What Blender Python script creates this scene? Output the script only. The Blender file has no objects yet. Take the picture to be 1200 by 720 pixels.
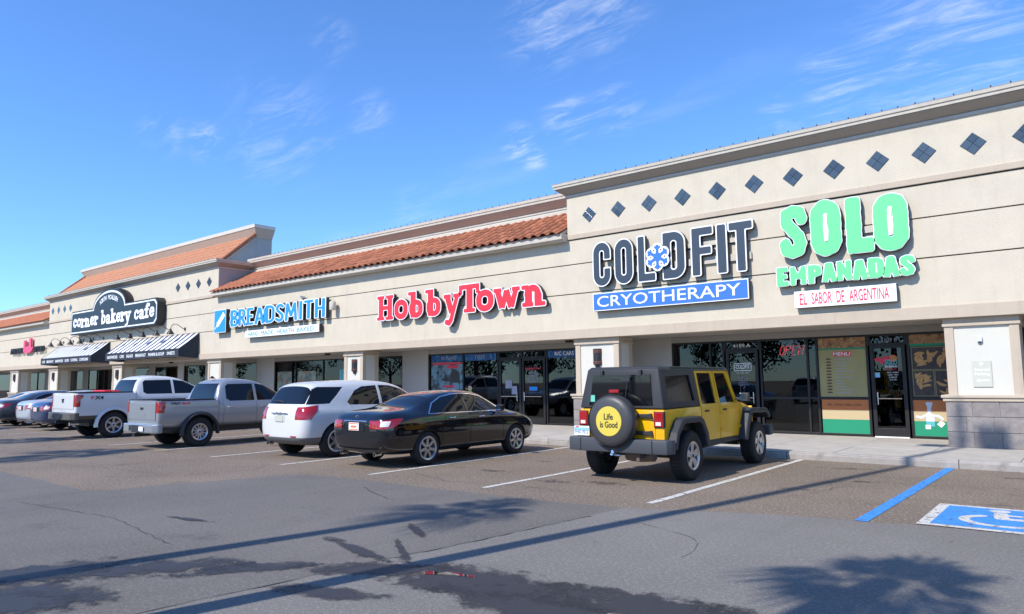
import bpy, bmesh, math, random
import numpy as np
from math import sin, cos, pi, radians as R
from mathutils import Vector, Matrix

random.seed(7)
SC = bpy.context.scene
COL = SC.collection

# ------------------------------------------------------------------ camera
cam_d = bpy.data.cameras.new('camera'); cam = bpy.data.objects.new('camera', cam_d); COL.objects.link(cam)
yaw, pitch, roll = .6822, .1034, -.0114
f = Vector((-sin(yaw)*cos(pitch), cos(yaw)*cos(pitch), sin(pitch)))
r0 = Vector((cos(yaw), sin(yaw), 0)); u0 = r0.cross(f)
rt = r0*cos(roll) + u0*sin(roll); up = -r0*sin(roll) + u0*cos(roll)
M = Matrix(((rt.x, up.x, -f.x, 0), (rt.y, up.y, -f.y, 0), (rt.z, up.z, -f.z, 1.629), (0, 0, 0, 1)))
cam.matrix_world = M
cam_d.sensor_width = 36; cam_d.lens = 25.134; cam_d.clip_start = .1; cam_d.clip_end = 3000
SC.camera = cam

# ------------------------------------------------------------------ light
SUN_EL = R(44.5)
sdir = Vector((.195, 1.0, 0)).normalized()                     # ground direction in which shadows fall
light_dir = Vector((sdir.x*cos(SUN_EL), sdir.y*cos(SUN_EL), -sin(SUN_EL)))
sd = bpy.data.lights.new('sun', 'SUN'); sun = bpy.data.objects.new('sun', sd); COL.objects.link(sun)
sd.energy = 4.6; sd.angle = R(.53); sd.color = (1, .945, .86)
sun.rotation_euler = light_dir.to_track_quat('-Z', 'Y').to_euler()
sun.location = (-10, -30, 40)

W = bpy.data.worlds.new('World'); SC.world = W; W.use_nodes = True
nt = W.node_tree; N = nt.nodes; L = nt.links; N.clear()
def nn(t, **k):
    n = N.new(t)
    for a, b in k.items(): setattr(n, a, b)
    return n
out = nn('ShaderNodeOutputWorld'); bg = nn('ShaderNodeBackground'); sky = nn('ShaderNodeTexSky')
sky.sky_type = 'NISHITA'; sky.sun_disc = False; sky.sun_elevation = SUN_EL
sky.sun_rotation = math.atan2(-sdir.x, -sdir.y)                # towards the sun
sky.air_density = 1.0; sky.dust_density = .08; sky.ozone_density = 2.6; sky.altitude = 50
bg.inputs['Strength'].default_value = .125
tc = nn('ShaderNodeTexCoord'); sep = nn('ShaderNodeSeparateXYZ'); L.new(tc.outputs['Generated'], sep.inputs[0])
def mth(op, a, b=None, c=None):
    n = nn('ShaderNodeMath', operation=op)
    for i, v in enumerate((a, b, c)):
        if v is None: continue
        if isinstance(v, (int, float)): n.inputs[i].default_value = v
        else: L.new(v, n.inputs[i])
    return n.outputs[0]
zz = mth('ADD', mth('MAXIMUM', sep.outputs[2], 0), .12)
cx = mth('DIVIDE', sep.outputs[0], zz); cy = mth('DIVIDE', sep.outputs[1], zz)
comb = nn('ShaderNodeCombineXYZ'); L.new(cx, comb.inputs[0]); L.new(cy, comb.inputs[1])
mp = nn('ShaderNodeMapping'); mp.inputs['Rotation'].default_value = (0, 0, R(-28)); mp.inputs['Scale'].default_value = (.55, 1.7, 1)
mp.inputs['Location'].default_value = (3.1, 1.7, 0)
L.new(comb.outputs[0], mp.inputs[0])
def noise(scale, detail, rough, dist=0.):
    n = nn('ShaderNodeTexNoise'); n.inputs['Scale'].default_value = scale; n.inputs['Detail'].default_value = detail
    n.inputs['Roughness'].default_value = rough; n.inputs['Distortion'].default_value = dist
    L.new(mp.outputs[0], n.inputs['Vector']); return n.outputs[0]
def ramp(v, a, b):
    n = nn('ShaderNodeMapRange', interpolation_type='SMOOTHSTEP'); n.inputs[1].default_value = a; n.inputs[2].default_value = b
    L.new(v, n.inputs[0]); return n.outputs[0]
big = ramp(noise(.9, 2, .5, .3), .50, .74)
wisp = ramp(noise(2.6, 9, .62, .35), .46, .80)
cl = mth('MULTIPLY', big, wisp)
# individual wisps: (direction, size, amount)
WISPS = [((-0.588, 0.742, 0.323), 0.03, 0.95), ((-0.576, 0.759, 0.303), 0.022, 0.8), ((-0.525, 0.775, 0.350), 0.045, 0.6),
         ((-0.473, 0.804, 0.360), 0.045, 0.45), ((-0.521, 0.718, 0.461), 0.075, 0.55), ((-0.461, 0.747, 0.479), 0.08, 0.5),
         ((-0.725, 0.533, 0.435), 0.035, 0.38), ((-0.082, 0.915, 0.394), 0.09, 0.5), ((-0.138, 0.916, 0.377), 0.11, 0.4),
         ((-0.226, 0.906, 0.357), 0.055, 0.55), ((-0.287, 0.900, 0.327), 0.035, 0.4), ((-0.077, 0.943, 0.323), 0.13, 0.4),
         ((-0.867, 0.391, 0.309), 0.035, 0.38), ((-0.848, 0.435, 0.304), 0.03, 0.45), ((-0.795, 0.510, 0.328), 0.09, 0.28),
         ((-0.724, 0.591, 0.355), 0.04, 0.35), ((-0.706, 0.667, 0.236), 0.04, 0.3), ((-0.815, 0.498, 0.297), 0.06, 0.25)]
fine = ramp(noise(7.5, 12, .70, .6), .42, .80)
acc = None
for d, s_, a_ in WISPS:
    dot = nn('ShaderNodeVectorMath', operation='DISTANCE'); L.new(tc.outputs['Generated'], dot.inputs[0]); dot.inputs[1].default_value = d
    m_ = nn('ShaderNodeMapRange', interpolation_type='SMOOTHERSTEP'); m_.inputs[1].default_value = s_*1.25; m_.inputs[2].default_value = 0
    m_.inputs[3].default_value = 0; m_.inputs[4].default_value = a_
    L.new(dot.outputs['Value'], m_.inputs[0])
    acc = m_.outputs[0] if acc is None else mth('MAXIMUM', acc, m_.outputs[0])
cl = mth('MINIMUM', mth('ADD', mth('MULTIPLY', cl, .16), mth('MULTIPLY', acc, fine)), .85)
mixc = nn('ShaderNodeMix', data_type='RGBA'); L.new(cl, mixc.inputs[0]); tintn = nn('ShaderNodeMix', data_type='RGBA', blend_type='MULTIPLY'); tintn.inputs[0].default_value = 1; L.new(sky.outputs[0], tintn.inputs[6]); tintn.inputs[7].default_value = (.80, 1.21, 1.74, 1)
L.new(tintn.outputs[2], mixc.inputs[6])
mixc.inputs[7].default_value = (7.4, 7.8, 8.4, 1)
L.new(mixc.outputs[2], bg.inputs[0]); L.new(bg.outputs[0], out.inputs[0])

vs = SC.view_settings
SC.display_settings.display_device = 'sRGB'
vs.view_transform = 'Standard'; vs.look = 'None'; vs.gamma = 1; vs.use_curve_mapping = False; vs.exposure = 0.25

# ------------------------------------------------------------------ materials
MATS = {}
def mat(name, col, rough=.6, metal=0., var=0., vscale=4., bump=0., bscale=60., rnd=0., spec=.5, coat=0., emit=None, dirt=None, stretch=None, streak=0.):
    if name in MATS: return MATS[name]
    m = bpy.data.materials.new(name); m.use_nodes = True; t = m.node_tree; p = t.nodes['Principled BSDF']
    p.inputs['Roughness'].default_value = rough; p.inputs['Metallic'].default_value = metal
    p.inputs['Specular IOR Level'].default_value = spec; p.inputs['Coat Weight'].default_value = coat
    p.inputs['Coat Roughness'].default_value = .03
    p.inputs['Base Color'].default_value = (*col, 1)
    if emit: p.inputs['Emission Color'].default_value = (*col, 1); p.inputs['Emission Strength'].default_value = emit
    tcn = t.nodes.new('ShaderNodeTexCoord'); vec = tcn.outputs['Object']
    if stretch:
        mp_ = t.nodes.new('ShaderNodeMapping'); mp_.inputs['Scale'].default_value = stretch; t.links.new(vec, mp_.inputs[0]); vec = mp_.outputs[0]
    last = None
    if var or rnd:
        hs = t.nodes.new('ShaderNodeHueSaturation'); hs.inputs['Color'].default_value = (*col, 1)
        val = None
        if var:
            n = t.nodes.new('ShaderNodeTexNoise'); n.inputs['Scale'].default_value = vscale; n.inputs['Detail'].default_value = 7
            n.inputs['Roughness'].default_value = .65; t.links.new(vec, n.inputs['Vector'])
            mr = t.nodes.new('ShaderNodeMapRange'); mr.inputs[1].default_value = .3; mr.inputs[2].default_value = .7
            mr.inputs[3].default_value = 1-var; mr.inputs[4].default_value = 1+var; t.links.new(n.outputs[0], mr.inputs[0]); val = mr.outputs[0]
        if rnd:
            oi = t.nodes.new('ShaderNodeObjectInfo'); mr = t.nodes.new('ShaderNodeMapRange')
            mr.inputs[3].default_value = 1-rnd; mr.inputs[4].default_value = 1+rnd; t.links.new(oi.outputs['Random'], mr.inputs[0])
            if val is None: val = mr.outputs[0]
            else:
                mm = t.nodes.new('ShaderNodeMath'); mm.operation = 'MULTIPLY'; t.links.new(val, mm.inputs[0]); t.links.new(mr.outputs[0], mm.inputs[1]); val = mm.outputs[0]
        t.links.new(val, hs.inputs['Value']); t.links.new(hs.outputs[0], p.inputs['Base Color']); last = hs.outputs[0]
    if dirt:                                                    # (colour, scale, low, high)
        dc, ds, lo, hi = dirt
        n = t.nodes.new('ShaderNodeTexNoise'); n.inputs['Scale'].default_value = ds; n.inputs['Detail'].default_value = 9; n.inputs['Roughness'].default_value = .7
        t.links.new(vec, n.inputs['Vector'])
        mr = t.nodes.new('ShaderNodeMapRange'); mr.inputs[1].default_value = lo; mr.inputs[2].default_value = hi; t.links.new(n.outputs[0], mr.inputs[0])
        mx = t.nodes.new('ShaderNodeMix'); mx.data_type = 'RGBA'; t.links.new(mr.outputs[0], mx.inputs[0])
        if last: t.links.new(last, mx.inputs[6])
        else: mx.inputs[6].default_value = (*col, 1)
        mx.inputs[7].default_value = (*dc, 1); t.links.new(mx.outputs[2], p.inputs['Base Color'])
    if streak:
        src = p.inputs['Base Color'].links[0].from_socket
        mp_ = t.nodes.new('ShaderNodeMapping'); mp_.inputs['Scale'].default_value = (3.2, 3.2, .22); t.links.new(tcn.outputs['Object'], mp_.inputs[0])
        n = t.nodes.new('ShaderNodeTexNoise'); n.inputs['Scale'].default_value = 1.6; n.inputs['Detail'].default_value = 8; n.inputs['Roughness'].default_value = .7; t.links.new(mp_.outputs[0], n.inputs['Vector'])
        mr = t.nodes.new('ShaderNodeMapRange'); mr.inputs[1].default_value = .52; mr.inputs[2].default_value = .78; mr.inputs[3].default_value = 0; mr.inputs[4].default_value = streak; t.links.new(n.outputs[0], mr.inputs[0])
        mx = t.nodes.new('ShaderNodeMix'); mx.data_type = 'RGBA'; t.links.new(mr.outputs[0], mx.inputs[0]); t.links.new(src, mx.inputs[6]); mx.inputs[7].default_value = (*[c*.62 for c in col], 1); t.links.new(mx.outputs[2], p.inputs['Base Color'])
    if bump:
        n = t.nodes.new('ShaderNodeTexNoise'); n.inputs['Scale'].default_value = bscale; n.inputs['Detail'].default_value = 5
        t.links.new(tcn.outputs['Object'], n.inputs['Vector'])
        b = t.nodes.new('ShaderNodeBump'); b.inputs['Strength'].default_value = bump; b.inputs['Distance'].default_value = .02
        t.links.new(n.outputs[0], b.inputs['Height']); t.links.new(b.outputs[0], p.inputs['Normal'])
    MATS[name] = m; return m

STUCCO = mat('stucco_cream', (.59, .52, .405), .9, var=.05, vscale=1.3, bump=.45, bscale=55, spec=.2, dirt=((.48, .43, .35), .7, .56, .86), streak=.24)
TRIM = mat('stucco_pinkish_tan', (.50, .415, .32), .9, var=.05, vscale=2, bump=.3, bscale=90, spec=.2, streak=.4)
COVE = mat('cornice_taupe', (.37, .315, .26), .9, var=.04, vscale=2, bump=.15, bscale=90, spec=.2)
COVE2 = mat('cornice_brown', (.48, .385, .305), .9, var=.04, vscale=2, bump=.15, bscale=90, spec=.2)
CREAM = mat('stucco_pale', (.60, .575, .50), .9, var=.03, vscale=2, bump=.2, bscale=90, spec=.2)
LIP = mat('cornice_cap', (.55, .50, .42), .85, var=.07, vscale=3, spec=.2, streak=.5)
GROOVE = mat('joint_shadow_gap', (.10, .085, .07), .95, spec=.1)
SIDEW = mat('stucco_side_shaded', (.40, .38, .36), .9, var=.05, vscale=1.5, bump=.2, spec=.2)  # side walls: their shade is put into the colour as darker, greyer stucco
BROWNSIDE = mat('stucco_side_brown', (.30, .215, .17), .9, var=.05, spec=.2)
TILE = mat('terracotta', (.35, .132, .070), .85, var=.22, vscale=5, rnd=.26, bump=.2, spec=.25, dirt=((.42, .22, .14), 3.0, .58, .8))
TILE2 = mat('terracotta_faded', (.50, .235, .135), .85, var=.10, vscale=4, bump=.2, spec=.2)
STONE = mat('split_stone_grey', (.265, .235, .215), .85, var=.16, vscale=9, rnd=.10, bump=.5, bscale=40, dirt=((.18, .165, .175), 4, .52, .75), spec=.25)
MORTAR = mat('mortar', (.42, .40, .38), .95)
BRONZE = mat('dark_bronze_frame', (.022, .020, .020), .45, metal=.3)
SOFFIT = mat('soffit_paint', (.34, .315, .285), .9, var=.03)
SHADEWALL = mat('storefront_wall_shaded', (.44, .41, .375), .9, var=.04, vscale=1.5, spec=.2)  # darker copy of the wall colour, with the shade under the overhang painted in
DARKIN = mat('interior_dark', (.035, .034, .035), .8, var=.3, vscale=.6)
ROOFM = mat('roof_membrane', (.35, .34, .33), .9, var=.1)
CONC = mat('sidewalk_concrete', (.43, .395, .345), .9, var=.10, vscale=3.5, rnd=.05, bump=.25, bscale=50, dirt=((.27, .245, .22), 1.1, .52, .78), spec=.2)
KERB = mat('kerb_concrete', (.35, .32, .29), .9, var=.14, vscale=4, rnd=.07, bump=.3, bscale=30, dirt=((.20, .18, .16), 2.5, .55, .75), spec=.2)
JOINT = mat('sidewalk_joint', (.14, .13, .12), .95)
WHITEP = mat('white_road_paint', (.60, .58, .53), .8, var=.15, vscale=7, dirt=((.20, .175, .155), 7, .52, .66), spec=.2)
BLUEP = mat('blue_road_paint', (.055, .26, .66), .75, var=.10, vscale=5, dirt=((.10, .14, .20), 8, .56, .70), spec=.25)
BLACKM = mat('black_metal', (.02, .02, .022), .5)
RUBBER = mat('tyre_rubber', (.022, .021, .021), .75, var=.2, vscale=8, spec=.3)
ALLOY = mat('alloy_wheel', (.52, .53, .55), .28, metal=.85)
ALLOYD = mat('wheel_dark', (.03, .03, .032), .5)
CHROME = mat('chrome', (.8, .8, .82), .12, metal=1)
PLASTIC = mat('black_plastic', (.030, .031, .034), .55, spec=.4)
REDL = mat('red_tail_lens', (.34, .004, .006), .12, coat=1.)
CLEARL = mat('clear_lens', (.62, .62, .64), .12, coat=1.)
WHITES = mat('sign_white', (.86, .86, .86), .45)
SIGNDK = mat('sign_return_black', (.018, .018, .02), .5)
BLACKCORE = mat('car_dark_core', (.010, .010, .011), .35)
RED = mat('sign_red', (.78, .03, .045), .4)
NAVYF = mat('sign_navy', (.040, .055, .075), .4)
BLUES = mat('sign_blue', (.045, .17, .78), .4)
SKYB = mat('sign_sky_blue', (.02, .27, .78), .4)
MINT = mat('sign_mint', (.15, .72, .26), .4)
REDTXT = mat('sign_red_text', (.70, .03, .07), .5)
BAKERY = mat('bakery_sign_face', (.017, .030, .040), .5)

for pm_ in (WHITEP, BLUEP):                                     # tyres have worn holes through the road paint
    t = pm_.node_tree; p = t.nodes['Principled BSDF']; tcn = t.nodes.new('ShaderNodeTexCoord'); al = None
    for sc_, lo, hi in ((9, .36, .43), (38, .37, .45)):
        n = t.nodes.new('ShaderNodeTexNoise'); n.inputs['Scale'].default_value = sc_; n.inputs['Detail'].default_value = 8; n.inputs['Roughness'].default_value = .7; t.links.new(tcn.outputs['Object'], n.inputs['Vector'])
        mr = t.nodes.new('ShaderNodeMapRange'); mr.inputs[1].default_value = lo; mr.inputs[2].default_value = hi; t.links.new(n.outputs[0], mr.inputs[0])
        if al is None: al = mr.outputs[0]
        else:
            mm = t.nodes.new('ShaderNodeMath'); mm.operation = 'MULTIPLY'; t.links.new(al, mm.inputs[0]); t.links.new(mr.outputs[0], mm.inputs[1]); al = mm.outputs[0]
    t.links.new(al, p.inputs['Alpha'])
def glass(name, tint, refl, rough=.0):
    m = bpy.data.materials.new(name); m.use_nodes = True; t = m.node_tree; t.nodes.clear()
    o = t.nodes.new('ShaderNodeOutputMaterial'); mx = t.nodes.new('ShaderNodeMixShader'); tr = t.nodes.new('ShaderNodeBsdfTransparent')
    gl = t.nodes.new('ShaderNodeBsdfGlossy'); fr = t.nodes.new('ShaderNodeFresnel'); fr.inputs[0].default_value = refl
    tr.inputs[0].default_value = (*tint, 1); gl.inputs['Roughness'].default_value = rough
    t.links.new(fr.outputs[0], mx.inputs[0]); t.links.new(tr.outputs[0], mx.inputs[1]); t.links.new(gl.outputs[0], mx.inputs[2]); t.links.new(mx.outputs[0], o.inputs[0])
    MATS[name] = m; return m
PANE = glass('store_glass', (.40, .44, .43), 1.52)
TINTJ = mat('offroader_tinted_glass', (.005, .006, .008), .08, spec=.12)
TINT = mat('car_tinted_glass', (.005, .006, .008), .03, spec=.5)

def paint(name, col, metal=.0, rough=.35, coat=1.0):
    return mat(name, col, rough, metal=metal, coat=coat, var=.02, vscale=3)
YELLOW = mat('paint_yellow', (.80, .415, .003), .3, coat=.5, var=.02)
BLACKP = mat('paint_black', (.004, .005, .008), .12, coat=1., spec=.35)
WHITEC = paint('paint_white', (.64, .64, .63))
SILVER = paint('paint_silver', (.33, .34, .36), .45, .32)
NAVY = paint('paint_navy', (.010, .022, .085), .2)
SILVERB = paint('paint_pale_silver', (.55, .58, .62), .3, .3)
GREYD = paint('paint_dark_grey', (.035, .042, .058), .3)

# ------------------------------------------------------------------ object helpers
def link(o, parent=None):
    COL.objects.link(o)
    if parent: o.parent = parent
    return o
def tag(o, label=None, cat=None, group=None, kind=None):
    for k, v in (('label', label), ('category', cat), ('group', group), ('kind', kind)):
        if v: o[k] = v
    return o
def empty(name, loc=(0, 0, 0), rz=0, parent=None, **k):
    o = bpy.data.objects.new(name, None); o.empty_display_size = .2; link(o, parent); o.location = loc; o.rotation_euler = (0, 0, rz); return tag(o, **k)
def obj(name, me, m=None, parent=None, smooth=None, **k):
    if m is not None:
        ms = m if isinstance(m, (list, tuple)) else [m]; ix = np.zeros(len(me.polygons), 'i'); me.polygons.foreach_get('material_index', ix)
        me.materials.clear()
        for q in ms: me.materials.append(q)
        me.polygons.foreach_set('material_index', ix if len(ms) > 1 else ix*0); me.update()
    if smooth is not None:
        me.shade_smooth(); me.set_sharp_from_angle(angle=R(smooth))
    o = bpy.data.objects.new(name, me); link(o, parent); return tag(o, **k)
def children_of(o): return [c for c in ALLKIDS.get(o.name, [])]
def copy_tree(o, parent=None, swap=None):
    c = o.copy(); COL.objects.link(c); c.parent = parent
    if swap and o.type == 'MESH' and any(s.material and s.material.name in swap for s in o.material_slots):
        me = o.data.copy(); c.data = me
        for i, s in enumerate(me.materials):
            if s.name in swap: me.materials[i] = swap[s.name]
    for ch in [x for x in COL.objects if x.parent == o]: copy_tree(ch, c, swap)
    return c

class MB:
    def __init__(s): s.v = []; s.f = []; s.mi = []
    def add(s, vs_, fs, mi=0):
        n = len(s.v); s.v += [tuple(p) for p in vs_]; s.f += [tuple(i+n for i in q) for q in fs]; s.mi += [mi]*len(fs); return s
    def box(s, x0, x1, y0, y1, z0, z1, mi=0):
        v = [(x, y, z) for x in (x0, x1) for y in (y0, y1) for z in (z0, z1)]
        return s.add(v, [(0, 1, 3, 2), (4, 6, 7, 5), (0, 4, 5, 1), (2, 3, 7, 6), (0, 2, 6, 4), (1, 5, 7, 3)], mi)
    def prism(s, poly, a0, a1, axis='x', mi=0):
        # poly is CCW or CW list of 2D points in the plane normal to axis: x->(y,z) y->(x,z) z->(x,y)
        A = sum(poly[i][0]*poly[(i+1) % len(poly)][1]-poly[(i+1) % len(poly)][0]*poly[i][1] for i in range(len(poly)))
        if A < 0: poly = poly[::-1]
        if axis == 'y': poly = poly[::-1]
        def P(p, a): return {'x': (a, p[0], p[1]), 'y': (p[0], a, p[1]), 'z': (p[0], p[1], a)}[axis]
        n = len(poly); v = [P(p, a0) for p in poly] + [P(p, a1) for p in poly]
        fs = [tuple(range(n))[::-1], tuple(range(n, 2*n))] + [(i, (i+1) % n, n+(i+1) % n, n+i) for i in range(n)]
        return s.add(v, fs, mi)
    def lathe(s, prof, n=24, axis='z', o=(0, 0, 0), mi=0, cap=True, a0=0., a1=2*pi):
        full = abs(a1-a0-2*pi) < 1e-6; m = n if full else n+1; v = []
        for i in range(m):
            a = a0+(a1-a0)*i/n
            for r, h in prof:
                c, d = r*cos(a), r*sin(a)
                p = {'z': (c, d, h), 'x': (h, c, d), 'y': (d, h, c)}[axis]
                v.append((p[0]+o[0], p[1]+o[1], p[2]+o[2]))
        k = len(prof); fs = []
        for i in range(n):
            j = (i+1) % m
            for q in range(k-1): fs.append((i*k+q, j*k+q, j*k+q+1, i*k+q+1))
        if cap and full:
            if prof[0][0] > 1e-5: fs.append(tuple(i*k for i in range(m))[::-1])
            if prof[-1][0] > 1e-5: fs.append(tuple(i*k+k-1 for i in range(m)))
        return s.add(v, fs, mi)
    def tube(s, pts, r, n=8, mi=0, r2=None):
        pts = [Vector(p) for p in pts]; v = []; 
        for i, p in enumerate(pts):
            d = (pts[min(i+1, len(pts)-1)]-pts[max(i-1, 0)]).normalized()
            a = d.cross(Vector((0, 0, 1)) if abs(d.z) < .9 else Vector((1, 0, 0))).normalized(); b = d.cross(a)
            rr = r if r2 is None else r+(r2-r)*i/(len(pts)-1)
            v += [p+a*rr*cos(2*pi*k/n)+b*rr*sin(2*pi*k/n) for k in range(n)]
        fs = [(i*n+k, i*n+(k+1) % n, (i+1)*n+(k+1) % n, (i+1)*n+k) for i in range(len(pts)-1) for k in range(n)]
        fs += [tuple(range(n))[::-1], tuple(range((len(pts)-1)*n, len(pts)*n))]
        return s.add(v, fs, mi)
    def mesh(s, name='m'):
        me = bpy.data.meshes.new(name); me.from_pydata(s.v, [], s.f)
        if any(s.mi): me.polygons.foreach_set('material_index', s.mi)
        me.update(); return me
    def build(s, name, m=None, parent=None, smooth=None, bevel=None, **k):
        me = s.mesh(name)
        if bevel:
            bm = bmesh.new(); bm.from_mesh(me)
            bmesh.ops.remove_doubles(bm, verts=bm.verts, dist=1e-5)
            bmesh.ops.recalc_face_normals(bm, faces=bm.faces)
            es = [e for e in bm.edges if len(e.link_faces) == 2 and e.calc_face_angle(0) > R(25)]
            bmesh.ops.bevel(bm, geom=es, offset=bevel, segments=2, affect='EDGES', profile=.5, clamp_overlap=True)
            bm.to_mesh(me); bm.free()
        return obj(name, me, m, parent, smooth, **k)

# temporary scene for modifiers and text
TS = bpy.data.scenes.new('work'); TV = TS.view_layers[0]
def evaluate(me, fn, sm=None):
    o = bpy.data.objects.new('t', me); TS.collection.objects.link(o); fn(o)
    TV.update(); dg = TV.depsgraph; e = o.evaluated_get(dg)
    res = bpy.data.meshes.new_from_object(e, depsgraph=dg); bpy.data.objects.remove(o); return res
def boolean(a, b, op='DIFFERENCE'):
    ob = bpy.data.objects.new('b', b); TS.collection.objects.link(ob)
    def fn(o):
        m = o.modifiers.new('b', 'BOOLEAN'); m.operation = op; m.object = ob; m.solver = 'MANIFOLD'
    res = evaluate(a, fn); bpy.data.objects.remove(ob); return res
def text_mesh(s, size, ext=.0, off=0., sx=1., align='CENTER', shear=0.):
    cu = bpy.data.curves.new('t', 'FONT'); cu.body = s; cu.size = size; cu.extrude = ext; cu.offset = off; cu.align_x = align; cu.shear = shear
    cu.resolution_u = 3
    o = bpy.data.objects.new('t', cu); TS.collection.objects.link(o); TV.update(); dg = TV.depsgraph
    me = bpy.data.meshes.new_from_object(o.evaluated_get(dg), depsgraph=dg); bpy.data.objects.remove(o); bpy.data.curves.remove(cu)
    # stand it up: x right, z up, facing -y
    co = np.empty(len(me.vertices)*3, 'f'); me.vertices.foreach_get('co', co); co = co.reshape(-1, 3)
    co = np.stack([co[:, 0]*sx, -co[:, 2], co[:, 1]], 1); me.vertices.foreach_set('co', co.ravel()); me.update(); return me
def bounds(me):
    co = np.empty(len(me.vertices)*3, 'f'); me.vertices.foreach_get('co', co); co = co.reshape(-1, 3); return co.min(0), co.max(0), co
def fit_text(s, x0, x1, z0, z1, y, ext=.004, off=0., shear=0.):
    """text mesh scaled to fill the box x0..x1, z0..z1 with its front near y"""
    me = text_mesh(s, 1., ext/1., off, shear=shear); a, b, co = bounds(me)
    co[:, 0] = x0+(co[:, 0]-a[0])/(b[0]-a[0])*(x1-x0); co[:, 2] = z0+(co[:, 2]-a[2])/(b[2]-a[2])*(z1-z0); co[:, 1] += y
    me.vertices.foreach_set('co', co.ravel()); me.update(); return me
def two_tone(me, dark_sides=True):
    """front faces material 0, everything else material 1"""
    me.polygons.foreach_set('material_index', [0 if p.normal.y < -.7 else 1 for p in me.polygons]); return me

# ------------------------------------------------------------------ drawn letter shapes (distance fields -> outlines)
def sd_shape(ops, X, Y):
    D = np.full(X.shape, 9.)
    def seg(ax, ay, bx, by):
        vx, vy = bx-ax, by-ay; l = vx*vx+vy*vy+1e-12; t = np.clip(((X-ax)*vx+(Y-ay)*vy)/l, 0, 1)
        return np.hypot(X-ax-t*vx, Y-ay-t*vy)
    for op in ops:
        k = op[0]
        if k == 'p':
            d = min_all([seg(*op[2][i], *op[2][i+1]) for i in range(len(op[2])-1)])-op[1]/2
        elif k in 'b-':                                          # box by two corners (+ optional rounding)
            x0, y0, x1, y1 = op[1:5]; rd = op[5] if len(op) > 5 else 0
            qx = np.abs(X-(x0+x1)/2)-abs(x1-x0)/2+rd; qy = np.abs(Y-(y0+y1)/2)-abs(y1-y0)/2+rd
            d = np.hypot(np.maximum(qx, 0), np.maximum(qy, 0))+np.minimum(np.maximum(qx, qy), 0)-rd
        elif k == 's':                                           # slanted flat-ended bar
            w, (ax, ay), (bx, by) = op[1:]; vx, vy = bx-ax, by-ay; l = math.hypot(vx, vy); ux, uy = vx/l, vy/l
            px, py = (X-(ax+bx)/2), (Y-(ay+by)/2); qx = np.abs(px*ux+py*uy)-l/2; qy = np.abs(-px*uy+py*ux)-w/2
            d = np.hypot(np.maximum(qx, 0), np.maximum(qy, 0))+np.minimum(np.maximum(qx, qy), 0)
        elif k == 'r':                                           # rounded rectangle ring
            cx_, cy_, hw, hh, rd, t = op[1:]; qx = np.abs(X-cx_)-hw+rd; qy = np.abs(Y-cy_)-hh+rd
            d = np.abs(np.hypot(np.maximum(qx, 0), np.maximum(qy, 0))+np.minimum(np.maximum(qx, qy), 0)-rd)-t/2
        elif k == 'o':                                           # elliptical arc
            cx_, cy_, rx, ry, w, a0, a1 = op[1:]
            ps = [(cx_+rx*cos(R(a0+(a1-a0)*i/14)), cy_+ry*sin(R(a0+(a1-a0)*i/14))) for i in range(15)]
            d = min_all([seg(*ps[i], *ps[i+1]) for i in range(14)])-w/2
        elif k == 'c': d = np.hypot(X-op[1], Y-op[2])-op[3]
        D = np.maximum(D, -d) if k == '-' else np.minimum(D, d)
    return D
def min_all(l):
    d = l[0]
    for q in l[1:]: d = np.minimum(d, q)
    return d
def contours(D, xs, ys, iso=0.):
    V = D-iso; segs = {}
    def pt(i, j, e):
        if e == 0: a, b, p, q = V[j, i], V[j, i+1], (i, j), (i+1, j)
        elif e == 1: a, b, p, q = V[j, i+1], V[j+1, i+1], (i+1, j), (i+1, j+1)
        elif e == 2: a, b, p, q = V[j+1, i], V[j+1, i+1], (i, j+1), (i+1, j+1)
        else: a, b, p, q = V[j, i], V[j+1, i], (i, j), (i, j+1)
        t = a/(a-b); key = (p, q)
        PT[key] = (xs[p[0]]+(xs[q[0]]-xs[p[0]])*t, ys[p[1]]+(ys[q[1]]-ys[p[1]])*t); return key
    PT = {}; S = V < 0
    T = {1: [(3, 0)], 2: [(0, 1)], 3: [(3, 1)], 4: [(1, 2)], 5: [(3, 0), (1, 2)], 6: [(0, 2)], 7: [(3, 2)], 8: [(2, 3)], 9: [(2, 0)],
         10: [(0, 1), (2, 3)], 11: [(2, 1)], 12: [(1, 3)], 13: [(1, 0)], 14: [(0, 3)]}
    code = S[:-1, :-1]*1+S[:-1, 1:]*2+S[1:, 1:]*4+S[1:, :-1]*8
    for j, i in zip(*np.nonzero((code > 0) & (code < 15))):
        for a, b in T[int(code[j, i])]: segs[pt(i, j, a)] = pt(i, j, b)
    loops = []
    while segs:
        k, n = segs.popitem(); lp = [k, n]
        while n in segs: n = segs.pop(n); lp.append(n)
        P = [PT[q] for q in lp[:-1]] if lp[0] == lp[-1] else [PT[q] for q in lp]
        out_ = []
        for q in range(len(P)):                                   # drop nearly straight points
            a, b, c = P[q-1], P[q], P[(q+1) % len(P)]
            if out_: a = out_[-1]
            l1 = math.hypot(b[0]-a[0], b[1]-a[1]); l2 = math.hypot(c[0]-b[0], c[1]-b[1])
            if l2 < .003: continue
            cr = abs((b[0]-a[0])*(c[1]-b[1])-(b[1]-a[1])*(c[0]-b[0]))/(l1*l2+1e-9)
            if not out_ or (l1 > .008 and (cr > .13 or l1 > .25)): out_.append(b)
        if len(out_) > 2: loops.append(out_)
    return loops
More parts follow.
